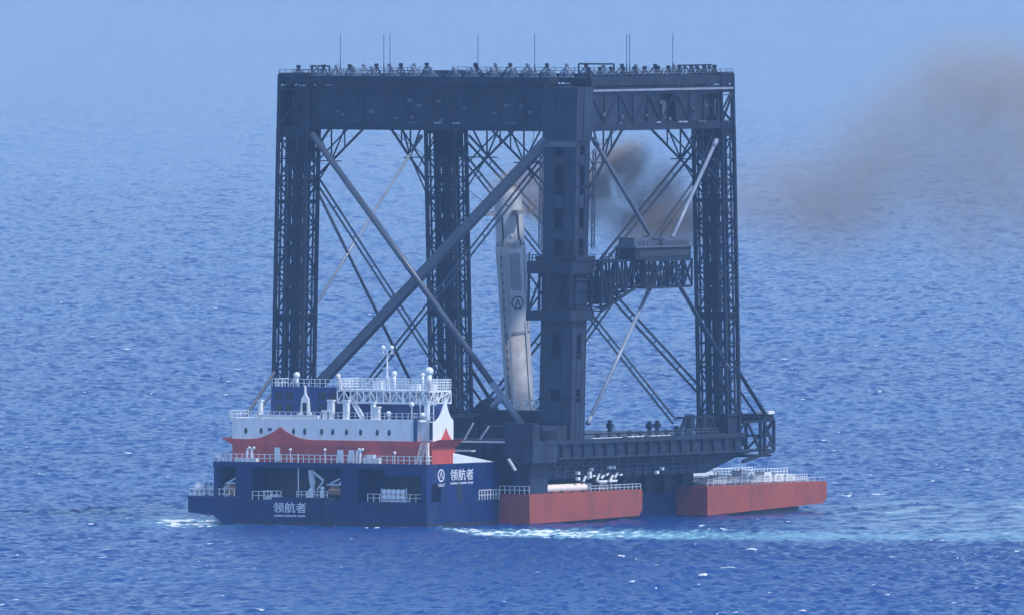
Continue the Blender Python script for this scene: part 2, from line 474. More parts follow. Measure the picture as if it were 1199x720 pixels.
for (u, v, z0, z1, r_) in ((-33.9, 7.5, 26.6, 28.6, .65), (-11.6, 7, 26.2, 29.2, .55), (-2.9, 5.6, 26.2, 29.7, .85), (-7.6, 11, 26.2, 29.0, .4)):
    MB().tube((u, v, z0), (u, v, z1), r_ * 1.2, 8).ball((u, v, z1 + r_ * .3), r_).build('radome', M['white'], ship, smooth=True)
MB().tube((-22.6, 5.5, 26.2), (-23.2, 5.5, 28.6), .5, 8).ball((-23.3, 5.5, 28.8), .45).build('search_light', M['cream'], ship)

# ------------------------------------------------------------------ aft mooring deck fittings
MB().tube((-29.1, -0.3 + .6, 4.9), (-29.2, .3, 13.9), .22, 8).build('flagpole', M['white'], ship)
cr = MB().tube((-26.9, 2.0, 4.9), (-26.9, 2.0, 8.0), 1.0, 10).tube((-26.9, 2.0, 8.0), (-27.3, 2, 10.8), 1.3, 10)
crane = cr.build('deck_crane', M['letter'], ship)
MB().bar((-26.9, 1.6, 10.7), (-24.2, 1.6, 8.8), .42).bar((-24.2, 1.6, 8.8), (-25.6, 1.6, 7.0), .3).build('crane_boom', M['letter'], crane)
for c_ in ((-43.9, 'far'), (-20.9, 'mid')):
    u = c_[0]
    MB().bar((u - 1.6, 1.2, 8.2), (u + .6, 1.2, 9.2), .28).bar((u + .4, 1.2, 8.3), (u + 3.0, 1.2, 9.5), .28).bar((u - .5, 1.2, 8.0), (u + 2.2, 1.2, 8.3), .24).bar((u + 1.0, 1.2, 9.0), (u + 1.6, 1.2, 10.6), .2).bar((u + 1.5, 1.2, 9.0), (u + 1.5, 1.2, 10.9), .2).box(u - 2.0, u + 2.2, .6, 3, 7.9, 8.15).build('boat_davit', M['letter'], ship)
for u in (-51.8, -49.0, -46.2):
    MB().box(u - .8, u + .8, 1.0, 2.6, 4.9, 6.0).tube((u - .9, 1.8, 6.9), (u + .9, 1.8, 6.9), 1.5, 10).tube((u - 1, 1.8, 6.9), (u - .8, 1.8, 6.9), 2.3, 12).tube((u + .8, 1.8, 6.9), (u + 1, 1.8, 6.9), 2.3, 12).bar((u - .3, 1.2, 6), (u + .8, 1.2, 8.2), .22).build('mooring_winch', M['letter'], ship)
MB().rail([(-37.4, .9, 4.95), (-33.4, .9, 4.95)], 1.7, 1.0, .14, 1).box(-37, -34, 1, 2.6, 5.0, 5.6).box(-36.2, -34.2, 1.2, 2.4, 5.6, 6.0).build('hatch_table', M['white'], ship)
MB().box(-27.6, -26, .5, 1.1, 5.4, 6.7).ball((-26.6, .8, 6.9), .5).box(-24.4, -23.6, .5, 1.1, 5.4, 6.9).ball((-24.0, .8, 7.3), .42).build('deck_vent', M['white'], ship)

def lifeboat(u, v, z, label):
    t = thing('lifeboat', u, v, z, label, 'lifeboat', 'tan lifeboats hung at the stern')
    s = MB()
    n = 12
    prof = [(-2.0, .12), (-1.7, .55), (-1.0, .85), (0, .95), (1.0, .85), (1.7, .5), (2.05, .1)]
    vs_, fs = [], []
    for x, r_ in prof:
        for k in range(n):
            a = 2 * math.pi * k / n
            zz = math.sin(a) * (0.75 if math.sin(a) < 0 else .62) * (.4 + .6 * r_ / .95)
            vs_.append((x, math.cos(a) * r_, .75 + zz))
    for i in range(len(prof) - 1):
        for k in range(n):
            j = (k + 1) % n
            fs.append((i * n + k, (i + 1) * n + k, (i + 1) * n + j, i * n + j))
    fs += [tuple(range(n)), tuple(range((len(prof) - 1) * n, len(prof) * n))[::-1]]
    s.add(vs_, fs)
    Z = Vector((0, 0, 0))
    s.build('boat_hull', M['tan'], t, True, Z)
    MB().box(-1.0, .7, -.55, .55, 1.25, 1.7).build('cabin', M['tan'], t, False, Z)
    MB().box(-2.1, 2.1, -1.0, -.9, .68, .84).build('fender', M['navy2'], t, False, Z)
    MB().box(-.7, .4, -.57, -.54, 1.35, 1.6).build('window', M['glass'], t, False, Z)
    MB().tube((-1.3, 0, 1.3), (-1.3, 0, 1.85), .12, 6).tube((1.3, 0, 1.3), (1.3, 0, 1.85), .12, 6).build('lift_hook', M['steel'], t, False, Z)
lifeboat(-44.0, 1.2, 6.0, 'tan lifeboat under the davit at the far outer corner of the blue stern')
lifeboat(-21.0, 1.2, 6.0, 'tan lifeboat hung between the white deck crane and the dark stern tower')

# ------------------------------------------------------------------ gantry
UL, UR, VA, VF, ZT = -58.0, 9.35, 40.5, 99.6, 86.0
TW, TD, LEAN = 6.4, 4.6, 2.6
def corner(name, iu, iv, z, w_=TW, d_=TD):
    """leg point of one tower: iu, iv in 0..1 from the outer to the inner side"""
    near = name in 'FR'
    aftr = name in 'LF'
    u = (UR - w_ * iu) if near else (UL + w_ * iu)
    v = (VA + d_ * iv) if aftr else (VF - d_ * iv)
    k = (ZT - z) / (ZT - 16.5) * LEAN
    return (u, v + (-k if aftr else k), z)

def lattice_tower(name, plated):
    zb, zt = 16.3, 76.0
    def cbox(m_, a, b, c_, e, z0, z1):
        P = [corner(name, *q, z) for z in (z0, z1) for q in ((a, c_), (b, c_), (b, e), (a, e))]
        m_.hexa(P)
    t = MB()
    cbox(t, .03, .97, .05, .95, zb, zb + 3.6)
    tower = t.build('gantry_tower', M['steel'], ship)
    h_ = MB()
    cbox(h_, .03, .97, .05, .95, 74.2, zt)
    cbox(h_, .22, .97, .2, .8, 69.5, 74.2)
    h_.build('head_plating', M['steel'], tower)
    for z0, z1 in ((38.4, 39.7), (61.4, 61.9)):
        r_ = MB()
        cbox(r_, .02, .98, .04, .96, z0, z1)
        r_.build('ring_platform', M['steel'], tower)
    for a, b in ((0, 0), (1, 0), (1, 1), (0, 1)):
        MB().bar(corner(name, a, b, zb), corner(name, a, b, zt), .62).build('leg', M['steel'], tower)
    cs = ((0, 0), (1, 0), (1, 1), (0, 1))
    for i in range(4):
        a, b = cs[i], cs[(i + 1) % 4]
        mid = ((a[0] + b[0]) / 2, (a[1] + b[1]) / 2)
        lt = MB()
        lt.panel(corner(name, *a, zb + 3.6), corner(name, *a, 38.4), corner(name, *b, zb + 3.6), corner(name, *b, 38.4), 4, .36, start=i % 2)
        lt.panel(corner(name, *a, 39.7), corner(name, *a, 74.2), corner(name, *b, 39.7), corner(name, *b, 74.2), 8, .29, start=i % 2)
        third = (a[0] * .68 + b[0] * .32, a[1] * .68 + b[1] * .32)
        third2 = (a[0] * .32 + b[0] * .68, a[1] * .32 + b[1] * .68)
        if i % 2 == 0:
            lt.panel(corner(name, *a, 39.7), corner(name, *a, 74.2), corner(name, *third, 39.7), corner(name, *third, 74.2), 9, .19, start=i % 2)
            lt.panel(corner(name, *third2, 39.7), corner(name, *third2, 74.2), corner(name, *b, 39.7), corner(name, *b, 74.2), 9, .19, start=(i + 1) % 2)
        for q in (third, third2):
            lt.bar(corner(name, *q, zb + 3), corner(name, *q, 74.2), .3)
        lt.build('lattice', M['steel'], tower)
    sh = MB()
    cbox(sh, .40, .62, .33, .66, zb + 3.6, 71.8)
    shaft = sh.build('lift_shaft', M['steel2'], tower)
    zz, k = 41.0, 0
    while zz < 69:
        h = (2.6, 4.4, 1.8)[k % 3]
        cb_ = MB()
        cbox(cb_, .37, .66, .34, .68, zz, zz + h)
        cb_.build('shaft_casing', M['steel2'], tower)
        zz += h + 1.5
        k += 1
    for z in (27, 33, 45, 51, 57, 64.5):
        pl = MB()
        cbox(pl, -.03, 1.03, -.05, .14, z, z + .3)
        pl.build('landing', M['steel'], tower)
    q = corner(name, 1.0, .2, 58)
    s_ = 1 if name in 'LB' else -1
    MB().bar(q, (q[0] + 1.9 * s_, q[1], q[2]), .3).bar((q[0] + 1.9 * s_, q[1], q[2] - .6), (q[0] + 1.9 * s_, q[1], q[2] + .9), .25).build('lamp_bracket', M['steel'], tower)
    return tower
for nm in 'LBR':
    lattice_tower(nm, False)

# plated near tower
def plated_tower():
    nm, w_, d_ = 'F', 7.0, 5.2
    def P(a, b, z):
        return corner(nm, a, b, z, w_, d_)
    def slab(m_, a, b, c_, e, z0, z1):
        m_.hexa([P(*q, z) for z in (z0, z1) for q in ((a, c_), (b, c_), (b, e), (a, e))])
    zb, zt = 16.3, 76
    s = MB()
    wins = [(71.0, 73.2), (63.4, 69.2), (56.8, 60.8), (50.9, 54.9), (31.8, 36.8), (23.5, 26)]
    def face(orient):
        # orient: (fixed axis value, which)
        lo, hi = (.36, .66)
        zs = [zb] + [x for w2 in reversed(wins) for x in w2] + [zt]
        T = .05
        def sl(a, b, z0, z1):
            if orient == 'aft': slab(s, a, b, 0, T, z0, z1)
            if orient == 'fore': slab(s, a, b, 1 - T, 1, z0, z1)
            if orient == 'near': slab(s, 0, T, a, b, z0, z1)
            if orient == 'far': slab(s, 1 - T, 1, a, b, z0, z1)
        A = 0 if orient in ('aft', 'fore') else T
        B = 1 - A
        sl(A, lo, zb, zt)
        sl(hi, B, zb, zt)
        for i in range(0, len(zs), 2):
            sl(lo, hi, zs[i], zs[i + 1])
    for o_ in ('aft', 'near', 'far', 'fore'):
        face(o_)
    tower = s.build('gantry_tower', M['steel2'], ship)
    c_ = MB()
    slab(c_, .3, .7, .3, .7, 38, 75)
    slab(c_, .3, .7, .3, .7, zb, 30)
    c_.build('lift_shaft', M['steel'], tower)
    r_ = MB()
    for z in [20 + 4.05 * k for k in range(14)]:
        slab(r_, -.012, 1.012, -.016, -.002, z, z + .22)
        slab(r_, -.012, -.002, -.016, 1.016, z + .3, z + .52)
    for a in (0.0, .33, .69, .985):
        slab(r_, a, a + .02, -.014, -.002, zb, zt)
    for b in (.02, .33, .68, .98):
        slab(r_, -.012, -.002, b, b + .02, zb, zt)
    r_.build('stiffener', M['steel'], tower)
    f = MB()
    slab(f, -.02, 1.02, -.04, -.018, 72.6, 73.8)
    f.build('catwalk_band', M['tube'], tower)
    g = MB()
    for a, b in ((1.13, .0), (-.08, 1.1)):
        p, q = P(a, b, 53), P(a, b, 72)
        g.bar(p, q, .22).bar((p[0] + .6, p[1], p[2]), (q[0] + .6, q[1], q[2]), .2)
        g.panel(p, q, (p[0] + .6, p[1], p[2]), (q[0] + .6, q[1], q[2]), 12, .12)
    g.build('guide_rail', M['tube'], tower)
    # head block where both beams meet
    h = MB()
    slab(h, -.05, 1.05, -.06, 1.06, 73.8, 84.2)
    h.build('head_block', M['steel2'], tower)
    hl = MB()
    for a in (.3, .62):
        slab(hl, a, a + .05, -.075, -.062, 74.2, 84)
    slab(hl, -.062, -.052, .4, .46, 74.2, 84)
    hl.build('head_stiffener', M['steel'], tower)
    # collar platforms around the tower
    cl = MB()
    slab(cl, -.16, 1.28, -.5, 1.2, 48.2, 50.6)
    slab(cl, -.2, 1.1, -.3, 1.1, 50.6, 51.5)
    col_ = cl.build('collar', M['steel'], tower)
    c2 = MB()
    slab(c2, -.16, 1.28, -.5, 1.2, 39.2, 41.2)
    c2.build('collar', M['steel'], tower)
    ct = MB()
    for a, b in ((1.24, -.42), (1.24, 1.1), (-.1, -.42), (-.1, 1.1), (1.24, .35), (.55, -.45)):
        ct.bar(P(a, b, 41), P(a, b, 48.4), .4)
    ct.bar(P(1.24, -.42, 41), P(1.0, -.05, 48.2), .35).bar(P(1.24, -.42, 41), P(1.0, -.05, 44.5), .3).bar(P(1.24, -.42, 48.2), P(1.0, -.05, 44.5), .3)
    ct.bar(P(-.1, -.42, 48), P(.2, -.05, 41.2), .35).bar(P(.55, -.45, 41), P(.2, -.1, 48), .3)
    ct.bar(P(1.24, -.42, 50.6), P(1.24, -.42, 52.3), .25)
    slab(ct, -.06, .0, .1, .9, 41.2, 48.2)
    for z in (42.5, 45, 47):
        ct.bar(P(-.1, -.3, z), P(-.1, 1.1, z), .2)
    ct.build('collar_strut', M['steel'], col_)
    MB().rail([P(-.16, 1.2, 50.6), P(-.16, -.5, 50.6), P(1.28, -.5, 50.6), P(1.28, 1.2, 50.6)], 1.2, 1.1, .1).build('collar_railing', M['steel'], col_)
    return tower
ftower = plated_tower()

# top beams
def top_beam(p0, p1, inward, plated, name='gantry_beam'):
    """box beam from p0 to p1 (u, v) with its outer face on that line; inward is the unit vector to the inside"""
    p0, p1 = Vector((*p0, 0)), Vector((*p1, 0))
    n = Vector((*inward, 0))
    L = (p1 - p0).length
    T = (p1 - p0).normalized()
    def Q(s_, k, z):
        return p0 + T * s_ + n * k + Vector((0, 0, z))
    def bx(m_, s0, s1, k0, k1, z0, z1):
        m_.hexa([Q(a, b, z) for z in (z0, z1) for a, b in ((s0, k0), (s1, k0), (s1, k1), (s0, k1))])
    b = MB()
    W = 4.6
    for k in (0, W - .9):
        bx(b, 0, L, k, k + .9, 75.6, 77.2)
        bx(b, 0, L, k, k + .9, 82.6, 83.9)
        bx(b, 0, L, k - .12, k + 1.0, 84.3, 86.0)
    bx(b, 0, L, .9, W - .9, 75.7, 76.1)
    bx(b, 0, L, .3, W - .3, 84.6, 85.8)
    beam = b.build(name, M['steel'], ship)
    npn = max(4, round(L / 5.2))
    for i in range(npn):
        s0, s1 = L * i / npn, L * (i + 1) / npn
        full = plated and rnd.random() < .86 or rnd.random() < .45
        web = MB()
        if full:
            bx(web, s0 + .12, s1 - .12, .2 + .12 * rnd.random(), .4, 77.2, 82.6)
        else:
            bx(web, s0 + .3, s1 - .2, 2.2, 2.4, 77.2, 80.0 + 2 * rnd.random())
        web.build('web_plate', M['steel2' if rnd.random() < .6 else 'steel'], beam)
        if not full:
            ex = MB()
            bx(ex, s0 + .6, s1 - 1.6, 1.2, 1.9, 77.2 + rnd.random() * 1.2, 81.6 - rnd.random())
            ex.build('inner_cabinet', M['tube' if i % 2 else 'steel2'], beam)
        web = MB()
        bx(web, s0 + .2, s1 - .2, W - .5, W - .35, 77.2, 82.6 if rnd.random() < .8 else 80)
        web.build('web_plate', M['steel2'], beam)
    tr_ = MB()
    for k in (.12, W - .12):
        if plated:
            for i in range(npn + 1):
                tr_.bar(Q(L * i / npn, k, 77), Q(L * i / npn, k, 83), .4)
        else:
            tr_.panel(Q(0, k, 77), Q(L, k, 77), Q(0, k, 83), Q(L, k, 83), npn, .36, start=1)
        tr_.panel(Q(0, k, 83.8), Q(L, k, 83.8), Q(0, k, 84.5), Q(L, k, 84.5), npn * 2, .16)
    tr_.build('lattice', M['steel'], beam)
    if not plated:
        hl_ = MB()
        bx(hl_, .5, L, -.3, -.1, 83.2, 83.6)
        hl_.build('pipe_run', M['bright'], beam)
    for i in range(int(L / 3)):
        cl = MB()
        s0 = 3 + rnd.random() * (L - 6)
        k0 = -.25 if not plated else -.12
        r_ = rnd.random()
        if r_ < .55:
            z0 = 77.3 + rnd.random() * 4.2
            bx(cl, s0, s0 + .5 + rnd.random() * .5, k0, .1, z0, z0 + .35 + rnd.random() * .4)
        elif r_ < .75:
            bx(cl, s0, s0 + 2.4 + rnd.random() * 4, k0, .1, 82.0, 82.25)
        else:
            bx(cl, s0, s0 + 1.6, k0 - .1, .0, 76.9, 77.2)
        cl.build('beam_fitting', M['bright' if r_ > .9 else 'tube'], beam)
    wr = MB()
    wr.rail([Q(0, .0, 86), Q(L, .0, 86)], 1.1, 2.2, .12, 2)
    wr.build('walkway_railing', M['tube'], beam)
    return beam, Q, L
beams = []
beams.append(top_beam((UL + TW * .5, VA), (UR - 7, VA), (0, 1), True))
beams.append(top_beam((UR, VA + 5.2), (UR, VF - .2), (-1, 0), False))
beams.append(top_beam((UL, VF - 4.6), (UL, VA), (1, 0), True))
beams.append(top_beam((UL + 4.7, VF), (UR - 4.7, VF), (0, -1), True))
# open corner frames over the three lattice towers
for nm in 'LBR':
    cf = MB()
    cs = ((0, 0), (1, 0), (1, 1), (0, 1))
    for i in range(4):
        a, b = cs[i], cs[(i + 1) % 4]
        cf.bar(corner(nm, *a, 76), corner(nm, *a, 86.2), .55)
        cf.bar(corner(nm, *a, 86.2), corner(nm, *b, 86.2), .5)
        cf.bar(corner(nm, *a, 83.4), corner(nm, *b, 83.4), .4)
        cf.bar(corner(nm, *a, 83.4), corner(nm, *b, 86.2), .3)
        cf.bar(corner(nm, *a, 76.5), corner(nm, *b, 82.8), .35)
    P = [corner(nm, *q, z) for z in (76, 83) for q in ((.34, .3), (.95, .3), (.95, .95), (.34, .95))]
    cf.hexa(P)
    cf.build('corner_frame', M['steel'], ship)

# sheave stands along the top edges
stand_mesh = None
def stand(u, v, z, rz, light):
    s = MB()
    h = 1.6
    s.bar((-1.6, 0, 0), (0, 0, h), .2).bar((1.6, 0, 0), (0, 0, h), .2).bar((-1.6, 0, .12), (1.6, 0, .12), .18)
    s.bar((0, 1.1, 0), (0, 0, h), .2).tube((0, -.35, h + .1), (0, .35, h + .1), .6, 10).bar((0, 0, 0), (0, 0, h), .2)
    return s
sm = {k: stand(0, 0, 0, 0, k).build('sheave_stand', M['bright' if k else 'steel'], ship, False, (0, 0, 0)) for k in (0, 1)}
used = {0: False, 1: False}
def put_stand(u, v, rz, k):
    o = sm[k] if not used[k] else sm[k].copy()
    if used[k]:
        col.objects.link(o)
    used[k] = True
    o.location = Vector((u, v, 86.0)) - BASE
    o.rotation_euler = (0, 0, rz)
for i in range(14):
    put_stand(UL + 8 + i * 4.4 + (rnd.random() - .5) * 1.2, VA + .6, 0, 1)
for i in range(12):
    put_stand(UR - .6, VA + 5 + i * 4.4 + (rnd.random() - .5), math.pi / 2, 0)
for i in range(13):
    put_stand(UL + 9 + i * 4.2 + (rnd.random() - .5) * 1.8, VF - 1.0, 0, i % 2)
for i in range(11):
    put_stand(UL + .8, VA + 6 + i * 4.8 + (rnd.random() - .5), math.pi / 2, i % 2)
for (u0, u1, v) in ((UL + 7, UL + 11, VA + .6), (-25, -17, VF - 1), ):
    MB().bar((u0, v, 87.9), (u1, v, 87.9), .3).bar((u0, v, 86), (u0, v, 87.9), .25).bar((u1, v, 86), (u1, v, 87.9), .25).build('top_frame', M['steel'], ship)
MB().panel((UR - .6, 80, 86), (UR - .6, 94, 86), (UR - .6, 80, 88), (UR - .6, 94, 88), 6, .22).bar((UR - .6, 80, 88), (UR - .6, 92.5, 88), .25).build('top_frame', M['steel'], ship)
for (u, v) in ((-45.4, VA + 2), (-35.5, VA + 2), (-34.1, VA + 2), (-14.2, VA + 2), (-1.4, VA + 2), (8, 61.5), (8, 62.6), (8, 79)):
    MB().tube((u, v, 85.9), (u, v, 94.2), .13, 6).tube((u, v, 85.9), (u, v, 88.5), .24, 6).build('lightning_rod', M['steel'], ship)

# knee trusses below the beams
def knee(tower_pt, beam_pt, name='knee_truss'):
    """tower_pt: (u, v) at the tower's inner edge, beam_pt: (u, v) further along the beam"""
    a, b = Vector((*tower_pt, 0)), Vector((*beam_pt, 0))
    def P(t, z):
        q = a.lerp(b, t)
        return (q.x, q.y, z)
    s = MB()
    s.bar(P(1, 75.8), P(0, 64.8), 0.37)
    s.bar(P(.72, 75.8), P(0, 67.6), 0.25)
    s.bar(P(.12, 75.8), P(.42, 69.6), 0.27)
    s.bar(P(.42, 75.8), P(.42, 69.6), 0.25)
    s.bar(P(.66, 75.8), P(.42, 69.6), 0.25)
    s.bar(P(.66, 75.8), P(.66, 72.2), 0.21)
    s.bar(P(.05, 69.5), P(.6, 69.5), 0.22)
    s.bar(P(0, 62.6), P(.42, 69.6), 0.22)
    s.bar(P(.0, 70.4), P(.25, 66.9), 0.18)
    s.build(name, M['steel'], ship)
iu0, iu1 = UL + TW, UR - TW
iv0, iv1 = VA + TD, VF - TD
for v in (VA + .3,):
    knee((iu0, v), (iu0 + 12.5, v))
    knee((iu1 - .5, v), (iu1 - 13, v))
for v in (VF - .3,):
    knee((iu0, v), (iu0 + 12.5, v))
    knee((iu1, v), (iu1 - 12.5, v))
for u in (UR - .3,):
    knee((u, iv0 + .6), (u, iv0 + 13))
    knee((u, iv1), (u, iv1 - 15))
for u in (UL + .3,):
    knee((u, iv0), (u, iv0 + 14))
    knee((u, iv1), (u, iv1 - 14))

# diagonal braces
def brace(pts, d_, m_, box=False, twin=0.0, ends=True):
    s = MB()
    p, q = Vector(pts[0]), Vector(pts[1])
    offs = (0,) if not twin else (-twin / 2, twin / 2)
    t = (q - p).normalized()
    nrm = t.cross(Vector((0, 1, 0)) if abs(t.x) > abs(t.y) else Vector((1, 0, 0)))
    nrm.normalize()
    for o_ in offs:
        a, b = p + nrm * o_, q + nrm * o_
        if box:
            s.bar(a, b, d_)
        else:
            s.tube(a, b, d_, 12)
    if twin:
        L = (q - p).length
        for k in range(1, int(L / 7)):
            c = p.lerp(q, k / int(L / 7))
            s.bar(c - nrm * twin / 2, c + nrm * twin / 2, .2)
    if ends and not twin:
        for a, b in ((p, q), (q, p)):
            s.tube(a, a.lerp(b, 1.8 / (b - a).length), d_ * 1.35, 12)
    return s.build('diagonal_brace', M[m_], ship, not box)
va, vf, un, uf = VA + .2, VF - .4, UR - .2, UL + .4
brace(((-49.0, va, 26.4), (2.7, va, 74.0)), 1.75, 'tube', True)
brace(((-50.2, va - .9, 74.8), (-9.4, va - .9, 26.97)), 1.25, 'tube', ends=False)
brace(((-9.4, va - .9, 26.97), (-2.6, va - .9, 19.0)), 1.35, 'bright', ends=False)  # lower end of the same brace, its sunlit highlight put into a paler colour
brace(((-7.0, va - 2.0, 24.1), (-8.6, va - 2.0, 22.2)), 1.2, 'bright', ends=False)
brace(((-40.6, va + 4, 26.3), (1.6, va + 4, 72.7)), .42, 'tube', False, 1.0)
brace(((-52.3, va + 4, 66.2), (-17.6, va + 4, 20.6)), .42, 'tube', False, 1.0)
brace(((un, 47.0, 74.1), (un, 98.2, 28.8)), .85, 'tube')
brace(((un + .3, 93.3, 73.4), (un + .3, 68, 45.2)), .72, 'bright')
brace(((un + .3, 68, 45.2), (un + .3, 44.3, 19.2)), .72, 'bright')
brace(((-50.8, vf, 73.3), (2.6, vf, 24.0)), .5, 'tube', False, 1.2)
brace(((1.2, vf, 72.2), (-50.5, vf, 16.6)), .5, 'tube', False, 1.2)
brace(((-51.0, vf - 3, 71.0), (-1.8, vf - 3, 18.4)), .42, 'tube', False, 1.0)
brace(((4.6, vf - 3, 67.0), (-34, vf - 3, 20)), .42, 'tube', False, 1.0)
brace(((uf, 44.5, 73.6), (uf, 92.5, 22.0)), .62, 'tube')
brace(((uf, 93, 73.6), (uf, 45, 34.5)), .62, 'bright')
# thin hanging cables
cb = MB()
for p, q in (((-33, VF - 4.6, 76), (-22, 74, 58)), ((-13, VF - 4.6, 76), (-22, 74, 60)), ((-36, VA + 4.6, 76), (-25, 66, 60))):
    cb.bar(p, q, .1)
cb.build('hanging_cable', M['steel'], ship)

# control cabin at the crossing of the near braces, on a truss bridge from the near tower
cbn = MB()
cbn.box(8.6, 12.9, 56.4, 77.6, 50.6, 52.9).box(8.4, 13.2, 59.5, 78, 50.2, 50.6).box(8.6, 13, 60, 77.8, 45.0, 45.5)
cabin = cbn.build('control_cabin', M['steel'], ship)
MB().box(9.2, 12.6, 56.5, 62, 53.3, 54.9).box(9.4, 12.0, 62, 67, 53.3, 54.2).box(8.9, 12.7, 67.5, 77, 53.3, 54.6).box(10.2, 11.4, 64, 65.2, 54.4, 55.2).box(10.2, 11.5, 74, 76, 54, 54.8).build('cabin_roof_gear', M['tube'], cabin)
MB().box(8.5, 13.25, 56.2, 78, 52.9, 53.3).rail([(13.1, 58, 53.3), (13.1, 78, 53.3), (8.6, 78, 53.3)], 1.0, 1.4, .12).build('cabin_railing', M['tube'], cabin)
ct = MB()
ct.panel((13, 60, 45.4), (13, 77.8, 45.4), (13, 60, 50.4), (13, 77.8, 50.4), 6, .32, cross=True)
ct.panel((8.6, 60, 45.4), (8.6, 77.8, 45.4), (8.6, 60, 50.4), (8.6, 77.8, 50.4), 8, .3, cross=True)
ct.panel((8.6, 77.8, 45.4), (13, 77.8, 45.4), (8.6, 77.8, 50.4), (13, 77.8, 50.4), 2, .3, cross=True)
ct.box(9.8, 11.0, 62, 65, 45.5, 47.6).box(9.8, 11.0, 70, 72, 45.5, 47.2)
ct.build('cabin_truss', M['steel'], cabin)
MB().box(12.92, 12.98, 58, 77, 51.2, 52.3).build('cabin_window', M['glass'], cabin)
br = MB()
for u in (7.5, 11.8):
    br.panel((u, 45.5, 41), (u, 60.5, 46), (u, 45.5, 50.4), (u, 60.5, 50.6), 5, .36, start=1)
    br.bar((u, 45.5, 41), (u, 60.5, 46), .45).bar((u, 45.5, 50.4), (u, 60.5, 50.6), .5)
br.panel((7.5, 45.5, 50.4), (7.5, 60.5, 50.6), (11.8, 45.5, 50.4), (11.8, 60.5, 50.6), 7, .25)
br.panel((7.5, 45.5, 41), (7.5, 60.5, 46), (11.8, 45.5, 41), (11.8, 60.5, 46), 7, .25)
br.box(8, 11.4, 45.6, 51, 42.6, 47.5).box(8.4, 11, 51, 57, 46.2, 48.6).box(8.2, 11.3, 45.5, 60, 50.4, 50.75)
bridge = br.build('truss_bridge', M['steel'], ship)
MB().rail([(11.8, 46, 50.7), (11.8, 52, 50.7), (11.8, 52.5, 52.6), (11.8, 60, 52.8)], 1.3, 1.2, .14).build('bridge_railing', M['steel'], bridge)

# ------------------------------------------------------------------ gantry base platform
pb = MB()
prof = [(30, 8.6), (95, 8.6), (109, 12.0), (109, 12.9), (30, 12.9)]
pb.prism(prof, 'u', UL + 4, UR - 3.4)
pb.box(UL, UR - .5, 28.5, 104, 12.9, 15.4)
pb.box(UL, UR + .15, 28.0, 104.3, 15.4, 16.3)
pb.box(UL, UR + .1, 33.6, 109, 12.5, 12.9)
plat = pb.build('base_platform', M['steel2'], ship)
rb_ = MB()
for k in range(17):
    v = 35 + k * 4.1
    rb_.box(UR - .5, UR, v, v + (1.3 if k % 2 else .8), 12.9, 15.4)
for k in range(26):
    u = UL + 1 + k * 2.5
    rb_.box(u, u + .35, 28.1, 28.5, 12.9, 15.4)
rb_.build('stiffener', M['steel'], plat)
lp = MB()
for z, dv in ((11.8, 0), (11.0, 2), (10.1, 5), (9.3, 8)):
    lp.tube((UR - 3.2, 34, z), (UR - 3.2, 108 - dv * 2.4, z), .3, 6)
for k in range(18):
    v = 34 + k * 3.4
    lp.bar((UR - 3.1, v, 8.7), (UR - 3.1, v, 12.5), .22)
    lp.bar((UR - 3.1, v, 10.2), (UR - .6, v, 12.5), .25)
lp.build('pipe_run', M['tube'], plat)
ug = MB()
for k in range(4):
    ug.box(3.4, 4.6, 48 + k * 6, 49.2 + k * 6, 6.0, 8.7)
    ug.bar((4.0, 49.2 + k * 6, 6.2), (4.0, 54 + k * 6, 8.6), .35)
for k in range(7):
    ug.box(.4, 1.4, 52 + k * 7, 54.5 + k * 7, 5.0, 8.7)
ug.box(-46, .2, 33.6, 100, 4.88, 8.7)
ug.build('platform_pedestal', M['steel'], plat)
MB().rail([(UL, 28.2, 16.3), (-2, 28.2, 16.3)], 1.2, 1.5, .1).rail([(UR, 47, 16.3), (UR, 94, 16.3)], 1.1, 2.0, .1).build('railing', M['tube'], plat)
for b6 in ((-20, 3, 27.85, 28.0, 15.75, 16.1), (-20, -6, 26.5, 28.0, 14.0, 14.3), (8.9, 9.6, 46, 57, 16.31, 16.43), (8.4, 9.3, 60, 66, 16.31, 16.5), (8.4, 9.3, 68, 76, 16.31, 16.45)):
    MB().box(*b6).build('deck_edge_strip', M['white'], plat)
MB().bar((-8.5, 28, 16.3), (-6.5, 28, 19.5), .25).bar((2 - 7, 28, 16.3), (-3, 28.0, 18.9), .25).build('ladder', M['white'], plat)
# rails on deck, bollards and winches along the near edge
for k, (v, h) in enumerate(((50, 1.0), (54.5, 3.4), (58, .9), (62, 1.3), (66, 1.0), (69.5, 2.9), (72.5, 3.0), (76, 1.2), (80, 1.8), (84, 1.4))):
    MB().box(8.0, 8.7, v - .25, v + .25, 16.3, 16.3 + h).box(7.8, 8.9, v - .55, v + .55, 16.3 + h * .55, 16.3 + h * .8).build('bollard', M['steel'], plat)
MB().box(7.2, 8.6, 46, 86, 17.0, 17.25).panel((8.5, 83, 16.3), (8.5, 94, 16.3), (8.5, 83, 19.8), (8.5, 94, 19.8), 5, .3).box(7, 8.6, 82, 94, 19.4, 19.8).bar((8.5, 80.5, 16.3), (8.5, 83, 19.6), .5).box(7.4, 8.7, 84.5, 86.2, 17, 20.1).box(7.4, 8.7, 89.5, 91, 17, 20.3).build('deck_gallery', M['steel'], plat)
hs = MB().box(-29, -15, 44, 50, 16.3, 20.6).box(-14.5, 1.0, 44, 50, 16.3, 21.6).box(-42, -29.5, 45, 51, 16.3, 19.5)
hs.prism([(-18, 20.8), (-15.4, 23.2), (-13.6, 24.0), (-12.6, 21)], 'v', 45, 48)
hs.build('winch_house', M['steel'], plat)
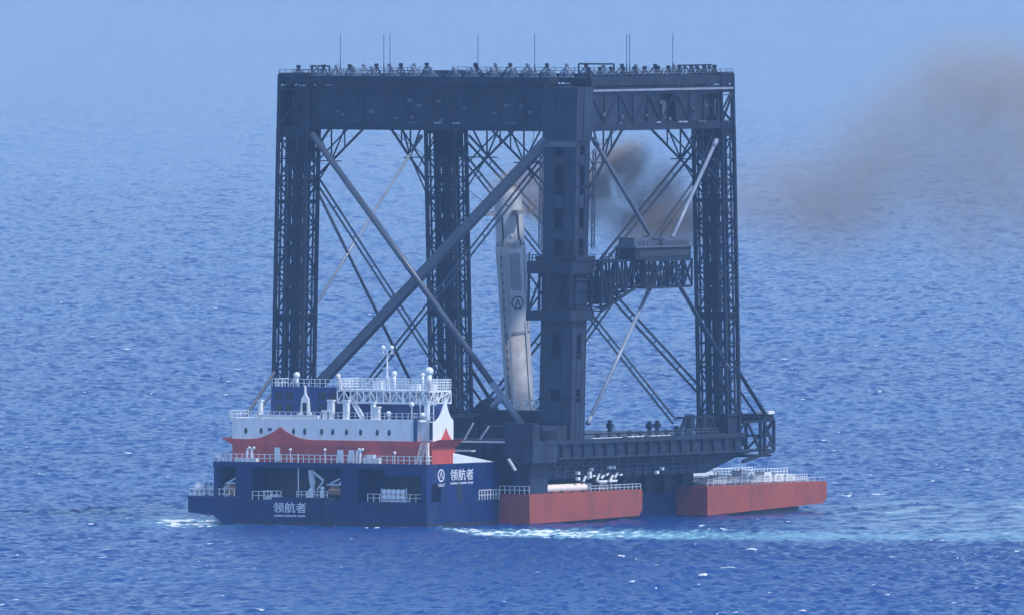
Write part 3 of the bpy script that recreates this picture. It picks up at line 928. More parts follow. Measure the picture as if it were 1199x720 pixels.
MB().rail([(-8, 44.2, 21.6), (-0.4, 44.2, 21.6)], 2.0, 1.9, .22, 2).bar((-3.5, 44.2, 21.6), (-1.7, 44.2, 23.6), .2).bar((-5.2, 44.2, 21.6), (-3.2, 44.2, 23.6), .2).build('access_frame', M['letter'], plat)
MB().box(-28, -16, 43.85, 43.98, 20.1, 20.4).box(-14, .6, 43.85, 43.98, 18.4, 18.7).build('edge_strip', M['tube'], plat)

def outrigger(nm, solid):
    aftr = nm in 'LF'
    s_ = -1 if aftr else 1
    v0 = (VA - LEAN) if aftr else (VF + LEAN)
    v1 = 23.9 if aftr else 115.4
    u0, u1 = (UR - 6.3, UR) if nm in 'FR' else (UL, UL + 6.3)
    o = MB()
    lo, hi = sorted((v1, v1 - s_ * 4.0))
    o.box(u0, u1, lo, hi, 18.2, 19.3)
    o.box(u0 - .1, u1 + .1, min(v1, v1 - s_ * 2), max(v1, v1 - s_ * 2), 19.3, 19.7)
    if solid:
        o.box(u0, u1, 23.9, 33, 12.0, 18.2)
        o.box(u0, u1 - 2.4, 27.0, 33.5, 6.0, 12.0)
        o.box(u0 + 2.5, u1, 26.5, 36.5, 16.3, 19.0)
    ob = o.build('outrigger', M['steel2' if solid else 'steel'], ship)
    t = MB()
    zlo = 12.6
    if not solid:
        for u in (u0, u1):
            vin = v1 - s_ * 12
            for vv in (v1, v1 - s_ * 3.6, v1 - s_ * 5.2):
                t.bar((u, vv, zlo if abs(vv - v1) < 1 else zlo - .6), (u, vv, 18.4), .5)
            t.bar((u, v1, zlo), (u, vin, 10.6), .6)
            t.bar((u, v1, zlo + 1.2), (u, vin, 12.2), .4)
            t.bar((u, v1, 18.5), (u, vin, 18.3), .5)
            t.bar((u, v1, zlo), (u, v1 - s_ * 3.6, 18.4), .36)
            t.bar((u, v1 - s_ * 5.2, zlo), (u, v1 - s_ * 10, 18.2), .4)
            t.bar((u, v1, 15.4), (u, v1 - s_ * 3.6, 15.4), .3)
            t.bar((u, v1, 18.2), (u, v1 - s_ * 3.6, 15.4), .3)
            t.bar((u, v1 - s_ * 3.6, 12.4), (u, v1, 15.4), .3)
        for z in (zlo, 18.4, 15.4):
            t.bar((u0, v1, z), (u1, v1, z), .45)
        t.bar((u0, v1, zlo), (u1, v1, 18.4), .35)
        t.box(u0 + .5, u1 - .5, min(v1, v1 - s_ * 9), max(v1, v1 - s_ * 9), 11.4, 11.8)
    t.box(u0, u0 + .2, v1 - .1, v1 + .1, 18, 19)
    t.build('outrigger_truss', M['steel'], ob)
    st = MB()
    for u in () if nm == 'F' else (u0 + .4, u1 - .4):
        st.tube((u, v0, 28.5), (u, v1 - s_ * 2.2, 19.3), .75, 10)
        st.tube((u, v0, 25.0), (u, v1 - s_ * 5.0, 18.8), .5, 10)
    if st.v:
        st.build('outrigger_strut', M['steel'] if nm != 'L' else M['tube'], ob)
    if nm == 'R':
        MB().box(u0 + 3.5, u1 + .1, v1 - 2.2, v1 + .1, 19.7, 20.3).build('outrigger_cap', M['white'], ob)
    if nm == 'F':
        MB().bar((u0 + 1, 23.6, 12.8), (u0 + 2.6, 23.6, 10.6), .4).build('outrigger_light_strut', M['white'], ob)
for nm, sd in (('L', False), ('F', True), ('R', False), ('B', False)):
    outrigger(nm, sd)

# ------------------------------------------------------------------ deck gear on the sponsons
MB().rail([(0.2, 19, 4.95), (0.2, 26.4, 4.95)], 1.9, 1.1, .14).rail([(.2, 26.8, 6), (6.8, 26.8, 6), (6.8, 33.5, 6)], 1.5, 1.1, .14).build('railing', M['white'], ship)
MB().rail([(6.8, 50, 6), (6.8, 68.8, 6)], 1.1, 1.6, .1).rail([(0, 69, 5), (0, 93.6, 5)], 1.1, 1.6, .1).build('railing', M['letter'], ship)
MB().rail([(6.8, 94.2, 6), (6.8, 139.6, 6), (.4, 139.6, 6)], .8, 2.2, .07, 1).rail([(5.4, 99, 6), (5.4, 135, 6)], 1.5, .9, .11, 3).build('railing', M['white'], ship)
MB().rail([(0.3, 108, 7.4), (0.3, 136, 7.4)], 1.2, 1.3, .12).rail([(-8, 110, 7.4), (-8, 136.6, 7.4)], 1.2, 1.3, .12).build('railing', M['white'], ship)
fb = MB().box(-44, 0.5, 108, 134, 4.88, 6.4).box(-40, -.5, 110, 131, 6.4, 7.25).box(-40, 1.2, 112, 136.5, 7.25, 7.4)
fdk = fb.build('fore_deckhouse', M['letter'], ship)

t = thing('deck_roll', 5.9, 41.3, 6.0, 'long cream covered roll lying on the red near-side sponson', 'deck gear')
Z = Vector((0, 0, 0))
body = MB()
n = 12
L = 8.2
prof2 = [(-L, .15), (-L + .25, .62), (-L + .8, .78)] + [(-L + .8 + k * (2 * L - 1.6) / 12, .8 + .04 * (k % 2)) for k in range(1, 12)] + [(L - .8, .78), (L - .25, .62), (L, .15)]
vs_, fs_ = [], []
for y, r_ in prof2:
    for k in range(n):
        a = 2 * math.pi * k / n
        vs_.append((math.cos(a) * r_ * 1.1, y, .82 + math.sin(a) * r_))
for i in range(len(prof2) - 1):
    for k in range(n):
        j = (k + 1) % n
        fs_.append((i * n + k, i * n + j, (i + 1) * n + j, (i + 1) * n + k))
fs_ += [tuple(range(n))[::-1], tuple(range((len(prof2) - 1) * n, len(prof2) * n))]
body.add(vs_, fs_)
body.build('cover', M['cream'], t, True, Z)
cr_ = MB()
for y in (-6, -2, 2, 6):
    cr_.box(-.95, .95, y - .15, y + .15, 0, .3)
cr_.build('cradle', M['steel'], t, False, Z)

def crate(name, u, v, z, sx, sy, sz, m_, label, group=None):
    t_ = thing(name, u, v, z, label, 'deck gear', group)
    b_ = MB().box(-sx / 2, sx / 2, -sy / 2, sy / 2, .2, sz)
    b_.build('housing', M[m_], t_, False, Z)
    MB().box(-sx / 2 + .1, -sx / 2 + .35, -sy / 2, sy / 2, 0, .2).box(sx / 2 - .35, sx / 2 - .1, -sy / 2, sy / 2, 0, .2).build('skid', M['steel'], t_, False, Z)
    f_ = MB()
    for s_ in (-1, 1):
        f_.box(-sx / 2 - .05, sx / 2 + .05, s_ * sy / 2 - .06, s_ * sy / 2 + .06, sz, sz + .12)
    f_.tube((0, 0, sz), (0, 0, sz + .5), .35, 8)
    f_.box(sx / 2, sx / 2 + .06, -sy * .3, sy * .1, .5, sz * .8)
    f_.build('cover', M['grey'], t_, False, Z)
GR = 'white machinery boxes on the near-side deck'
crate('machinery_box', 3.8, 52.5, 6, 1.4, 3.0, 1.5, 'white', 'small white machinery box close beside the forward end of the cream roll', GR)
crate('machinery_box', 1.2, 55.5, 7.2, 1.2, 3.2, 2.6, 'white', 'tall white machinery box under the dark platform behind the cream roll', GR)
crate('machinery_box', 3.8, 59.5, 6, 1.4, 4.4, 1.6, 'cream', 'pale pinkish machinery box in the middle of the near red sponson', GR)
crate('machinery_box', 3.2, 65.5, 6, 1.4, 3.4, 1.1, 'grey', 'low grey machinery box at the forward end of the near red sponson', GR)
crate('machinery_box', 4.4, 35.2, 6, .9, .9, 2.0, 'white', 'small white upright box between the sponson rail and the cream roll', GR)
for k in range(9):
    v = 47 + k * 1.7
    MB().bar((6.9, v, 8.0 + (k % 3) * .5), (6.9, v + .9, 9.0 + (k % 2) * .4), .32).build('deck_light', M['white'], plat)
for (v, z) in ((44.2, 8.3), (44.2, 9.4), (48.5, 9.3), (48.6, 8.6), (49.2, 10), (56, 10.2), (57.6, 10.2), (74, 8.9), (76, 9.6)):
    MB().box(6.8, 7.4, v, v + .8, z, z + .6).build('deck_light', M['white'], plat)
for v0, v1, z0 in ((52.2, 55.4, 7.7), (56.3, 59.2, 7.7)):
    MB().box(6.7, 7.3, v0, v1, z0, z0 + .4).build('deck_light', M['white'], plat)
cols = ['white', 'letter', 'cream', 'white', 'grey', 'white', 'white', 'letter']
BW = ['first beside the gantry foot', 'second from the gantry foot', 'beside a gap in the rail', 'tallest of the row', 'dull grey among the white ones', 'broad and low', 'next to the far end of the row', 'at the outer end of the row']
for k in range(8):
    crate('bow_locker', 3.2, 100 + k * 4.35, 6, 2.2, 2.8 + (k * 37 % 5) * .22, 1.3 + (k * 53 % 7) * .13 + (.55 if k == 3 else 0), cols[k],
          'pale deck locker on the outer red sponson, ' + BW[k], 'pale lockers on the outer red sponson')
# liferaft canisters in a double row at the stern rail
can = None
for r_ in range(2):
    for k in range(5):
        if can is None:
            can = thing('liferaft_canister', -9.9, .9, 5.4, 'white liferaft canister in the double row at the stern rail', 'liferaft', 'white liferaft canisters at the stern rail')
            MB().tube((0, -.6, .5), (0, .6, .5), .95, 12).build('shell', M['white'], can, True, Z)
            MB().tube((0, -.3, .5), (0, -.2, .5), 1.02, 12).tube((0, .2, .5), (0, .3, .5), 1.02, 12).build('strap', M['steel'], can, False, Z)
            o = can
        else:
            o = can.copy()
            col.objects.link(o)
            for c_ in can.children:
                c2 = c_.copy()
                col.objects.link(c2)
                c2.parent = o
        o.location = world(-9.9 + k * 1.05, .95, 5.35 + r_ * 1.05)
MB().box(-10.6, -5.0, .4, 1.6, 4.9, 5.3).box(-10.6, -5, .5, 1.5, 6.36, 6.42).bar((-10.6, .6, 4.9), (-10.6, .6, 7.6), .14).bar((-5, .6, 4.9), (-5, .6, 7.6), .14).build('raft_rack', M['letter'], ship)

# ------------------------------------------------------------------ rocket booster
rk = thing('rocket_booster', -20.2, 69, 16.3, 'pale grey used rocket booster standing slightly tilted inside the dark gantry', 'rocket')
lean = Matrix.Rotation(R(-3.4), 4, Vector((0, 1, 0)))       # leans to the left as seen
rk.rotation_mode = 'QUATERNION'
rk.rotation_quaternion = (lean @ Matrix.Rotation(-TH, 4, 'Z')).to_quaternion()
CA = math.atan2(-.857, .515)                               # direction of the viewer in rocket axes
b_ = MB().lathe([(2.2, 0), (2.62, 1.2), (2.66, 6), (2.72, 19.6)], n=40)
b_.build('lower_tank', M['rocket_soot'], rk, True, Z)
b_ = MB().lathe([(2.76, 19.6), (2.8, 20.2), (3.02, 36.2), (2.9, 36.6)], n=40)
upper = b_.build('upper_tank', M['rocket'], rk, True, Z)
b_ = MB().lathe([(2.9, 36.6), (2.78, 37.6), (2.74, 45.8), (2.6, 46.8), (1.9, 47.9), (.9, 48.4)], n=32)
b_.build('interstage', M['rocket'], rk, True, Z)
def wrap(a, z, rad, off=0.0):
    """point on the skin: a metres along the girth from the viewer's side"""
    an = CA + a / rad
    return ((rad + off) * math.cos(an), (rad + off) * math.sin(an), z)
def skin_strip(m_, a0, a1, z0, z1, off, th=.14, na=4, nz=8):
    vs_, fs = [], []
    for i in range(nz + 1):
        z = z0 + (z1 - z0) * i / nz
        rad = np.interp(z, [0, 1.2, 19.6, 36.2, 36.6], [2.2, 2.62, 2.78, 3.02, 2.9])
        for k in range(na + 1):
            a = a0 + (a1 - a0) * k / na
            vs_.append(wrap(a, z, rad, off - th))
            vs_.append(wrap(a, z, rad, off))
    W = (na + 1) * 2
    for i in range(nz):
        for k in range(na):
            x = i * W + 2 * k
            fs.append((x + 1, x + 3, x + W + 3, x + W + 1))
        fs.append((i * W, i * W + 1, (i + 1) * W + 1, (i + 1) * W))
        e = i * W + 2 * na
        fs.append((e + 1, e, e + W, e + W + 1))
    for i in (0, nz):
        for k in range(na):
            x = i * W + 2 * k
            fs.append((x, x + 2, x + 3, x + 1))
    m_.add(vs_, fs)
s = MB()
skin_strip(s, -3.3, -2.3, 6, 35.8, .30)
skin_strip(s, -1.35, -.95, 2, 38, .22)
skin_strip(s, 2.0, 2.35, 2, 22, .24)
skin_strip(s, 2.75, 3.1, 20, 36, .2)
s.build('raceway', M['rocket'], rk, False, Z)
s = MB()
skin_strip(s, -.45, 1.75, 28.4, 35.2, .04, .06)
s.build('dark_panel', M['rocket_dark'], rk, False, Z)
for k in range(18):
    s = MB()
    z = 6 + k * 1.65
    skin_strip(s, -2.25, -1.85, z, z + .8, .06, .08, 2, 1)
    s.build('ladder_mark', M['rocket_dark'], rk, False, Z)
s = MB()
skin_strip(s, -1.4, 2.9, 19.5, 19.8, .06, .1, 8, 1)
skin_strip(s, -.3, 1.7, 28.0, 28.3, .06, .1, 4, 1)
skin_strip(s, -.9, 2.2, 36.15, 36.7, .05, .1, 8, 1)
s.build('seam_band', M['rocket_dark'], rk, False, Z)
s = MB()
RR, ZE, AE = 2.92, 25.6, .75
fw = lambda a, z: wrap(a, z, RR, .05)
s.add(*ring2(AE, ZE, 1.02, 1.28, 32, fw))
def tri(pts, nn=6):
    a, b = pts[:2], pts[2:]
    vs_, fs = [], []
    for k in range(nn + 1):
        q = k / nn
        for e in (a, b):
            vs_.append(fw(AE + e[0][0] + (e[1][0] - e[0][0]) * q, ZE + e[0][1] + (e[1][1] - e[0][1]) * q))
    for k in range(nn):
        fs.append((2 * k, 2 * k + 1, 2 * k + 3, 2 * k + 2))
    s.add(vs_, fs)
tri([(-.62, -.78), (-.02, .9), (-.32, -.7), (-.02, .2)])
tri([(.62, -.78), (.02, .9), (.32, -.7), (.02, .2)])
s.build('emblem', M['black'], rk, False, Z)
for k in range(4):
    an = CA + R(-62) + k * R(90)
    c, sn = math.cos(an), math.sin(an)
    f_ = MB()
    def FP(r_, t_, z):
        return (c * r_ - sn * t_, sn * r_ + c * t_, z)
    f_.hexa([FP(*q, z) for z, q in [(42.6, x) for x in ((2.4, -.3), (3.1, -.3), (3.1, .3), (2.4, .3))] + [(43.6, x) for x in ((2.4, -.3), (3.1, -.3), (3.1, .3), (2.4, .3))]])
    for j in range(5):
        t_ = -.9 + j * .45
        f_.hexa([FP(r_, t2, z) for z in (42.7, 43.5) for r_, t2 in ((3.0, t_ - .05), (5.4, t_ - .05), (5.4, t_ + .05), (3.0, t_ + .05))])
        r0 = 3.0 + j * .6
        f_.hexa([FP(r_, t2, z) for z in (42.7, 43.5) for r_, t2 in ((r0 - .05, -.95), (r0 + .05, -.95), (r0 + .05, .95), (r0 - .05, .95))])
    f_.build('grid_fin', M['rocket_dark'], rk, False, Z)
s = MB()
for a in (-1.35, 1.75):
    p = wrap(a, 38.4, 2.8, .1)
    s.tube(p, (p[0] * .99, p[1] * .99, 42.5), .3, 8).tube(p, (p[0] * 1.25, p[1] * 1.25, 36.8), .3, 8)
s.build('hook_strut', M['steel'], rk, False, Z)
MB().ball(wrap(.3, 38.6, 2.78, .15), .22).build('beacon', M['white'], rk, False, Z)

# ------------------------------------------------------------------ the sea: one sheet with wind waves
def spectrum(N, L, wind, V, amp, seed, lmin):
    rs = np.random.RandomState(seed)
    k = 2 * np.pi * np.fft.fftfreq(N, L / N)
    kx, ky = np.meshgrid(k, k, indexing='ij')
    kk = np.hypot(kx, ky)
    kk[0, 0] = 1
    Lw = V * V / 9.81
    cosf = (kx * wind[0] + ky * wind[1]) / kk
    P = np.exp(-1 / (kk * Lw) ** 2) / kk ** 4 * (0.12 + cosf ** 2) * np.exp(-(kk * lmin) ** 2)
    P[0, 0] = 0
    h = (rs.randn(N, N) + 1j * rs.randn(N, N)) * np.sqrt(P)
    kx_, ky_ = kx / kk, ky / kk
    H = np.fft.ifft2(h).real
    DX = np.fft.ifft2(1j * h * kx_).real
    DY = np.fft.ifft2(1j * h * ky_).real
    sc = amp / H.std()
    return H * sc, DX * sc, DY * sc
def sample(F_, L, x, y):
    N = F_.shape[0]
    fx, fy = (x / L * N) % N, (y / L * N) % N
    i, j = fx.astype(np.int64), fy.astype(np.int64)
    a, b = fx - i, fy - j
    i %= N
    j %= N
    i2, j2 = (i + 1) % N, (j + 1) % N
    return F_[i, j] * (1 - a) * (1 - b) + F_[i2, j] * a * (1 - b) + F_[i, j2] * (1 - a) * b + F_[i2, j2] * a * b

def smoothstep(a, b, x):
    t = np.clip((x - a) / (b - a), 0, 1)
    return t * t * (3 - 2 * t)
xs_in = np.arange(-190, 190.1, 0.55)
g = np.cumsum(0.55 * 1.16 ** np.arange(1, 70))
g = g[g < 26000]
xs = np.concatenate([(-190 - g)[::-1], xs_in, 190 + g])
yl = [-900.0]
while yl[-1] < 12600:
    yl.append(yl[-1] + 1.25 * ((yl[-1] + DIST) / 4800.0) ** 2)
yi = np.array(yl)
gl = np.cumsum(1.6 * 1.2 ** np.arange(1, 70))
gl = gl[gl < 7000]
gh = np.cumsum(16.0 * 1.1 ** np.arange(1, 70))
gh = gh[gh < 38000]
ys = np.concatenate([(-900 - gl)[::-1], yi, yi[-1] + gh])
X, Y = np.meshgrid(xs, ys)
WD = (math.cos(R(-70)), math.sin(R(-70)))
h1, dx1, dy1 = spectrum(640, 331.0, WD, 4.6, 0.18, 3, 0.25)
h2, dx2, dy2 = spectrum(256, 97.0, (math.cos(R(-35)), math.sin(R(-35))), 2.6, 0.11, 5, 0.2)
hh = sample(h1, 331.0, X * 1.35, Y * 1.25) * .92 + sample(h2, 97.0, X + .3 * Y, Y - .3 * X)
ddx = sample(dx1, 331.0, X * 1.35, Y * 1.25) * .85
ddy = sample(dy1, 331.0, X * 1.35, Y * 1.25) * .85
# large soft wind patches
gust = sample(spectrum(128, 2300., (0, 1), 30., 1.0, 9, 1.)[0], 2300., X * 2.0, Y)
fade = smoothstep(0, 1, (26000 - np.abs(X)) / 25000) * (1 - smoothstep(11500, 26000, Y)) * smoothstep(-6000, -2500, Y)
inner = (1 - smoothstep(190, 600, np.abs(X)))
fade = fade * (0.25 + .75 * inner) * (1 - .42 * smoothstep(500, 8000, Y))
# wake and bow foam masks, in ship coordinates
ct_, st_ = math.cos(TH), math.sin(TH)
rx, ry = X - SHIP0.x, Y - SHIP0.y
Uu, Vv = rx * ct_ - ry * st_, rx * st_ + ry * ct_
hsh = sample(h2, 97.0, X * 1.7, Y * .45) / .125           # streaky modulation
ncl = sample(h1, 331.0, X * 2.3 + 40, Y * 1.1) / .2
def bump(v, c, s_):
    return np.exp(-((v - c) / s_) ** 2)
calm = np.zeros_like(X)
foam = np.zeros_like(X)
# churned band along the near side, trailing off to the right behind the ship
yn = np.interp(X, [-18, -14, -6, 16, 48, 100, 300], [-8, -24, -68, -82, -92, -104, -150]) + 7 * hsh + 9 * ncl * smoothstep(20, 60, X)
lat = smoothstep(0, 22, Y - yn)
wid = np.interp(X, [-16, -6, 16, 30, 60, 100], [20, 66, 78, 72, 70, 90])
band = lat * (1 - smoothstep(.55, 1.1, (Y - yn) / wid))
A = np.interp(X, [-19, -13, -5, 2, 14, 24, 40, 60, 80, 200], [0, .4, 1.0, 1.3, 1.25, 1.1, .85, .55, .4, .25])
strk = smoothstep(-1.6, 1.6, hsh + .6 * ncl)
aer = band * A * (.45 + .55 * strk)
foam = band * np.interp(X, [-19, -13, -5, 1, 10, 18, 40, 70], [0, .7, 1, 1, 1, .8, .5, .3]) * smoothstep(-1.2, .7, hsh + .5 * ncl + .35 * np.interp(X, [-5, 3, 20], [.6, 1, 0]))
# broad paler wake to the right of the ship
wake = smoothstep(44, 75, X - (Y > 120) * 6) * smoothstep(0, 40, Y - yn) * (1 - smoothstep(170, 265, Y + 18 * hsh)) * (1 - smoothstep(200, 700, X))
stk = sample(h2, 97.0, X * .42 + 11, Y * .2) / .125
aer = np.maximum(aer, wake * (.02 + .26 * smoothstep(-.2, 1.5, stk + .3 * hsh)))
foam = np.maximum(foam, wake * .62 * smoothstep(1.0, 2.2, stk + .35 * hsh))
foam = np.maximum(foam, bump(X, 70, 9) * bump(Y, 232, 24) * smoothstep(-.3, 1.2, ncl + hsh * .5))
# foam thrown up at the far corner of the stern and along the stern waterline
lf = np.exp(-((X + 62.0) / 8.5) ** 2) * np.exp(-((Y - 36) / 34) ** 2)
foam = np.maximum(foam, np.clip(lf * 1.5, 0, 1) * smoothstep(-.9, .7, ncl + .4 * hsh))
aer = np.maximum(aer, lf * .5)
stern = np.exp(-((Vv + 5) / 7) ** 2) * smoothstep(-46, -40, Uu) * smoothstep(4, -2, Uu) * np.interp(Uu, [-44, -25, -18, 0], [.3, .4, .9, 1.0])
foam = np.maximum(foam, .85 * stern * smoothstep(.35, 1.5, ncl + .6 * hsh))
# whitecaps
cap = smoothstep(2.2, 2.9, hh / .20) * smoothstep(.1, 1.0, ncl) * (Y < 6000)
foam = np.maximum(foam, cap * (1 - smoothstep(300, 4500, Y) * .55))
rs_ = np.random.RandomState(4)
fl = (rs_.rand(*X.shape) > 1 - .0007) * (hh > .15) * (Y < 500) * (np.abs(X) < 190)
fl = fl | (np.roll(fl, 1, 1) & (rs_.rand(*X.shape) > .4))
foam = np.maximum(foam, fl * 1.0)
hh = hh * (1 - .3 * np.clip(aer, 0, 1)) * (1 - wake * (.1 + .6 * smoothstep(-.7, .8, stk))) * (1 + .5 * smoothstep(0, 60, yn - Y) * smoothstep(-40, 10, X))
Z_ = hh * fade
X2 = X - 1.0 * ddx * fade
Y2 = Y - 1.0 * ddy * fade
nx, ny = len(xs), len(ys)
co = np.stack([X2, Y2, Z_], -1).reshape(-1, 3).astype(np.float32)
idx = np.arange(nx * ny, dtype=np.int32).reshape(ny, nx)
quads = np.stack([idx[:-1, :-1], idx[:-1, 1:], idx[1:, 1:], idx[1:, :-1]], -1).reshape(-1, 4)
me = bpy.data.meshes.new('sea')
me.vertices.add(len(co))
me.vertices.foreach_set('co', co.ravel())
me.loops.add(quads.size)
me.loops.foreach_set('vertex_index', quads.ravel())
me.polygons.add(len(quads))
me.polygons.foreach_set('loop_start', np.arange(0, quads.size, 4, dtype=np.int32))
me.polygons.foreach_set('use_smooth', np.ones(len(quads), dtype=bool))
for nm_, arr in (('foam', foam), ('aer', aer), ('gust', gust), ('reach', smoothstep(200, 7000, Y))):
    at = me.attributes.new(nm_, 'FLOAT', 'POINT')
    at.data.foreach_set('value', arr.astype(np.float32).ravel())
me.update()
me.validate()
sea = bpy.data.objects.new('sea', me)
col.objects.link(sea)
tag(sea, 'deep blue choppy sea with pale wake foam round the ship', 'sea', kind='structure')

m = bpy.data.materials.new('sea_water')
m.use_nodes = True
n, l = m.node_tree.nodes, m.node_tree.links
b = n['Principled BSDF']
b.inputs['IOR'].default_value = 1.33
tc = n.new('ShaderNodeTexCoord')
def noise(scale, detail, stretch=(1, 1, 1), rough=.6):
    mp = n.new('ShaderNodeMapping')
    mp.inputs['Scale'].default_value = stretch
    l.new(tc.outputs['Object'], mp.inputs[0])
    z = n.new('ShaderNodeTexNoise')
    z.inputs['Scale'].default_value = scale
    z.inputs['Detail'].default_value = detail
    z.inputs['Roughness'].default_value = rough
    l.new(mp.outputs[0], z.inputs['Vector'])
    return z.outputs['Fac']
def attr(nm_):
    a = n.new('ShaderNodeAttribute')
    a.attribute_name = nm_
    return a.outputs['Fac']
def math_(op, a, b_=None, clamp=False):
    x = n.new('ShaderNodeMath')
    x.operation = op
    x.use_clamp = clamp
    for k, q in enumerate((a, b_)):
        if q is None:
            continue
        if isinstance(q, (int, float)):
            x.inputs[k].default_value = q
        else:
            l.new(q, x.inputs[k])
    return x.outputs[0]
def mixc(f, a, b_):
    x = n.new('ShaderNodeMix')
    x.data_type = 'RGBA'
    l.new(f, x.inputs['Factor'])
    for k, q in (('A', a), ('B', b_)):
        if isinstance(q, tuple):
            x.inputs[k].default_value = (*q, 1)
        else:
            l.new(q, x.inputs[k])
    return x.outputs['Result']
DEEP, PALE, AER, FOAM = (0.004, 0.036, 0.180), (0.008, 0.050, 0.215), (0.27, 0.60, 0.68), (0.80, 0.84, 0.86)
base = mixc(math_('ADD', math_('MULTIPLY', attr('gust'), .3), .5, True), DEEP, PALE)
fine = noise(1.3, 5, (1, .35, 1))
aerf = math_('MULTIPLY', attr('aer'), math_('MULTIPLY', fine, 2.0), True)
base = mixc(aerf, base, AER)
brk = noise(1.1, 6, (1, .4, 1), .7)
ff = n.new('ShaderNodeMapRange')
ff.inputs['From Min'].default_value = .42
ff.inputs['From Max'].default_value = .62
fx_ = math_('ADD', math_('MULTIPLY', attr('foam'), .75), math_('MULTIPLY', math_('SUBTRACT', brk, .5), .9))
l.new(fx_, ff.inputs['Value'])
gate = math_('MULTIPLY', ff.outputs[0], math_('MULTIPLY', attr('foam'), 6, True), True)
base = mixc(gate, base, FOAM)
l.new(base, b.inputs['Base Color'])
rg = math_('ADD', .22, math_('MULTIPLY', gate, .6))
l.new(rg, b.inputs['Roughness'])
bp = n.new('ShaderNodeBump')
bp.inputs['Strength'].default_value = 1.0
l.new(math_('SUBTRACT', 1.0, math_('MULTIPLY', attr('reach'), .4)), bp.inputs['Strength'])
bp.inputs['Distance'].default_value = 0.40
l.new(math_('ADD', noise(1.0, 6, (1, .6, 1), .7), math_('MULTIPLY', noise(.09, 3), 1.5)), bp.inputs['Height'])
l.new(bp.outputs[0], b.inputs['Normal'])
me.materials.append(m)

# ------------------------------------------------------------------ smoke drifting away from the booster
def tube_mesh(path, nseg=24):
    s = MB()
    pts = [Vector(p[:3]) for p in path]
    for i, p in enumerate(pts):
        t = (pts[min(i + 1, len(pts) - 1)] - pts[max(i - 1, 0)]).normalized()
        a = t.cross(Vector((0, 0, 1))).normalized()
        b2 = a.cross(t)
        for k in range(nseg):
            an = 2 * math.pi * k / nseg
            s.v.append(tuple(p + (a * math.cos(an) + b2 * math.sin(an)) * path[i][3]))
    for i in range(len(pts) - 1):
        for k in range(nseg):
            j = (k + 1) % nseg
            s.f.append((i * nseg + k, i * nseg + j, (i + 1) * nseg + j, (i + 1) * nseg + k))
    s.f += [tuple(range(nseg))[::-1], tuple(range((len(pts) - 1) * nseg, len(pts) * nseg))]
    return s
def smoke_mat(name, blobs, color, dens, nscale, lo, hi):
    m = bpy.data.materials.new(name)
    m.use_nodes = True
    n, l = m.node_tree.nodes, m.node_tree.links
    n.remove(n['Principled BSDF'])
    out = n['Material Output']
    pv = n.new('ShaderNodeVolumePrincipled')
    pv.inputs['Color'].default_value = (*color, 1)
    tc = n.new('ShaderNodeTexCoord')
    total = None
    nz = n.new('ShaderNodeTexNoise')
    nz.inputs['Scale'].default_value = nscale
    nz.inputs['Detail'].default_value = 7
    nz.inputs['Roughness'].default_value = .68
    nz.inputs['Distortion'].default_value = .8
    l.new(tc.outputs['Object'], nz.inputs['Vector'])
    for (x, y, z, r_, k) in blobs:
        sb = n.new('ShaderNodeVectorMath')
        sb.operation = 'DISTANCE'
        l.new(tc.outputs['Object'], sb.inputs[0])
        sb.inputs[1].default_value = (x, y, z)
        mr = n.new('ShaderNodeMapRange')
        mr.interpolation_type = 'SMOOTHSTEP'
        mr.inputs['From Min'].default_value = r_
        mr.inputs['From Max'].default_value = 0
        mr.inputs['To Min'].default_value = 0
        mr.inputs['To Max'].default_value = k
        l.new(sb.outputs['Value'], mr.inputs['Value'])
        if total is None:
            total = mr.outputs[0]
        else:
            ad = n.new('ShaderNodeMath')
            ad.operation = 'ADD'
            l.new(total, ad.inputs[0])
            l.new(mr.outputs[0], ad.inputs[1])
            total = ad.outputs[0]
    mr = n.new('ShaderNodeMapRange')
    mr.inputs['From Min'].default_value = lo
    mr.inputs['From Max'].default_value = hi
    l.new(nz.outputs['Fac'], mr.inputs['Value'])
    mu = n.new('ShaderNodeMath')
    mu.operation = 'MULTIPLY'
    l.new(total, mu.inputs[0])
    l.new(mr.outputs[0], mu.inputs[1])
    m2 = n.new('ShaderNodeMath')
    m2.operation = 'MULTIPLY'
    l.new(mu.outputs[0], m2.inputs[0])
    m2.inputs[1].default_value = dens
    l.new(m2.outputs[0], pv.inputs['Density'])
    l.new(pv.outputs[0], out.inputs['Volume'])
    return m
PATH1 = [(-4.9, 67.1, 62.9, 3.0), (-1.6, 68.7, 63.8, 5.0), (5.1, 71.9, 62.1, 8.0), (13.4, 75.9, 63.7, 11.0), (20.9, 79.5, 65.3, 12.0), (26.7, 82.3, 60.6, 11.5), (33.4, 85.5, 57.6, 9.0), (41.8, 89.5, 57.5, 6.0)]
BLOB1 = [(-1.2, 68.9, 64.5, 4.5, 0.8), (2.1, 70.5, 65.5, 5.0, 0.8), (6.7, 72.7, 66.6, 5.5, 0.7), (5.9, 72.3, 60.8, 7.0, 0.7), (9.2, 73.9, 63.3, 7.0, 0.8), (15.0, 76.7, 64.9, 6.0, 0.7), (18.4, 78.3, 68.7, 6.0, 0.7), (20.4, 79.3, 66.0, 7.0, 1.2), (23.4, 80.7, 69.3, 6.0, 1.2), (16.7, 77.5, 60.7, 8.0, 0.6), (27.6, 82.7, 59.8, 8.0, 1.1), (23.4, 80.7, 56.0, 8.0, 0.9), (31.7, 84.7, 56.4, 7.0, 1.0), (30.1, 83.9, 64.8, 7.0, 0.6), (36.7, 87.1, 58.1, 7.0, 0.8)]
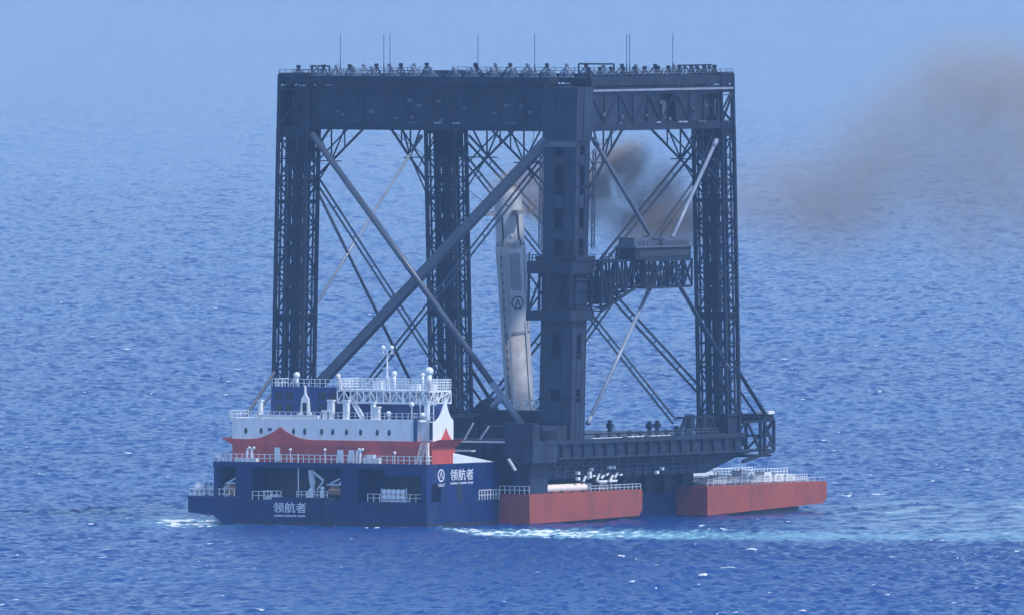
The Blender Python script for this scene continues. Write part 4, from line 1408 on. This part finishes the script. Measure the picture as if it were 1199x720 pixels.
PATH2 = [(37.7, 109.5, 58.5, 7.0), (45.2, 109.5, 60.2, 12.0), (55.3, 109.5, 63.2, 20.0), (67.0, 109.5, 66.9, 27.0), (80.4, 109.5, 69.4, 30.0), (93.8, 109.5, 71.1, 31.0), (110.5, 109.5, 71.9, 32.0), (127.2, 109.5, 72.7, 28.0)]
BLOB2 = [(45.2, 109.5, 60.2, 11.0, 1.0), (50.3, 109.5, 62.7, 13.0, 1.0), (56.1, 109.5, 59.4, 15.0, 1.4), (52.8, 109.5, 66.0, 14.0, 0.7), (63.7, 109.5, 59.4, 16.0, 1.0), (67.0, 109.5, 67.7, 18.0, 0.8), (75.4, 109.5, 64.4, 18.0, 0.8), (73.7, 109.5, 75.2, 16.0, 0.8), (80.4, 109.5, 81.6, 16.0, 1.1), (87.1, 109.5, 85.3, 15.0, 1.1), (92.1, 109.5, 82.8, 17.0, 1.1), (100.3, 109.5, 83.6, 18.0, 1.2), (85.4, 109.5, 72.7, 18.0, 0.8), (87.1, 109.5, 63.5, 18.0, 0.8), (93.8, 109.5, 56.8, 17.0, 0.7), (98.8, 109.5, 68.6, 20.0, 0.8), (113.8, 109.5, 71.9, 30.0, 1.0)]
for (path, blobs, colr, dens, nsc, lo, hi) in (
    (PATH1, BLOB1, (.66, .50, .40), .50, .17, .35, .66),
    (PATH2, BLOB2, (.80, .61, .47), .042, .05, .22, .72)):
    s_ = tube_mesh(path).build('smoke', smoke_mat('smoke_puffs', blobs, colr, dens, nsc, lo, hi), None, False, (0, 0, 0))
    tag(s_, kind='stuff')

# ------------------------------------------------------------------ hazy air round everything
hm = bpy.data.materials.new('haze_air')
hm.use_nodes = True
hm.node_tree.nodes.remove(hm.node_tree.nodes['Principled BSDF'])
pv = hm.node_tree.nodes.new('ShaderNodeVolumePrincipled')
pv.inputs['Color'].default_value = (0.35, 0.59, 1.0, 1)
pv.inputs['Density'].default_value = 2.9e-5
pv.inputs['Anisotropy'].default_value = 0.0
hm.node_tree.links.new(pv.outputs[0], hm.node_tree.nodes['Material Output'].inputs['Volume'])
hz = MB().box(-31000, 31000, -16000, 56000, -2.5, 158).build('haze', hm, None, False, Z)
tag(hz, kind='stuff')
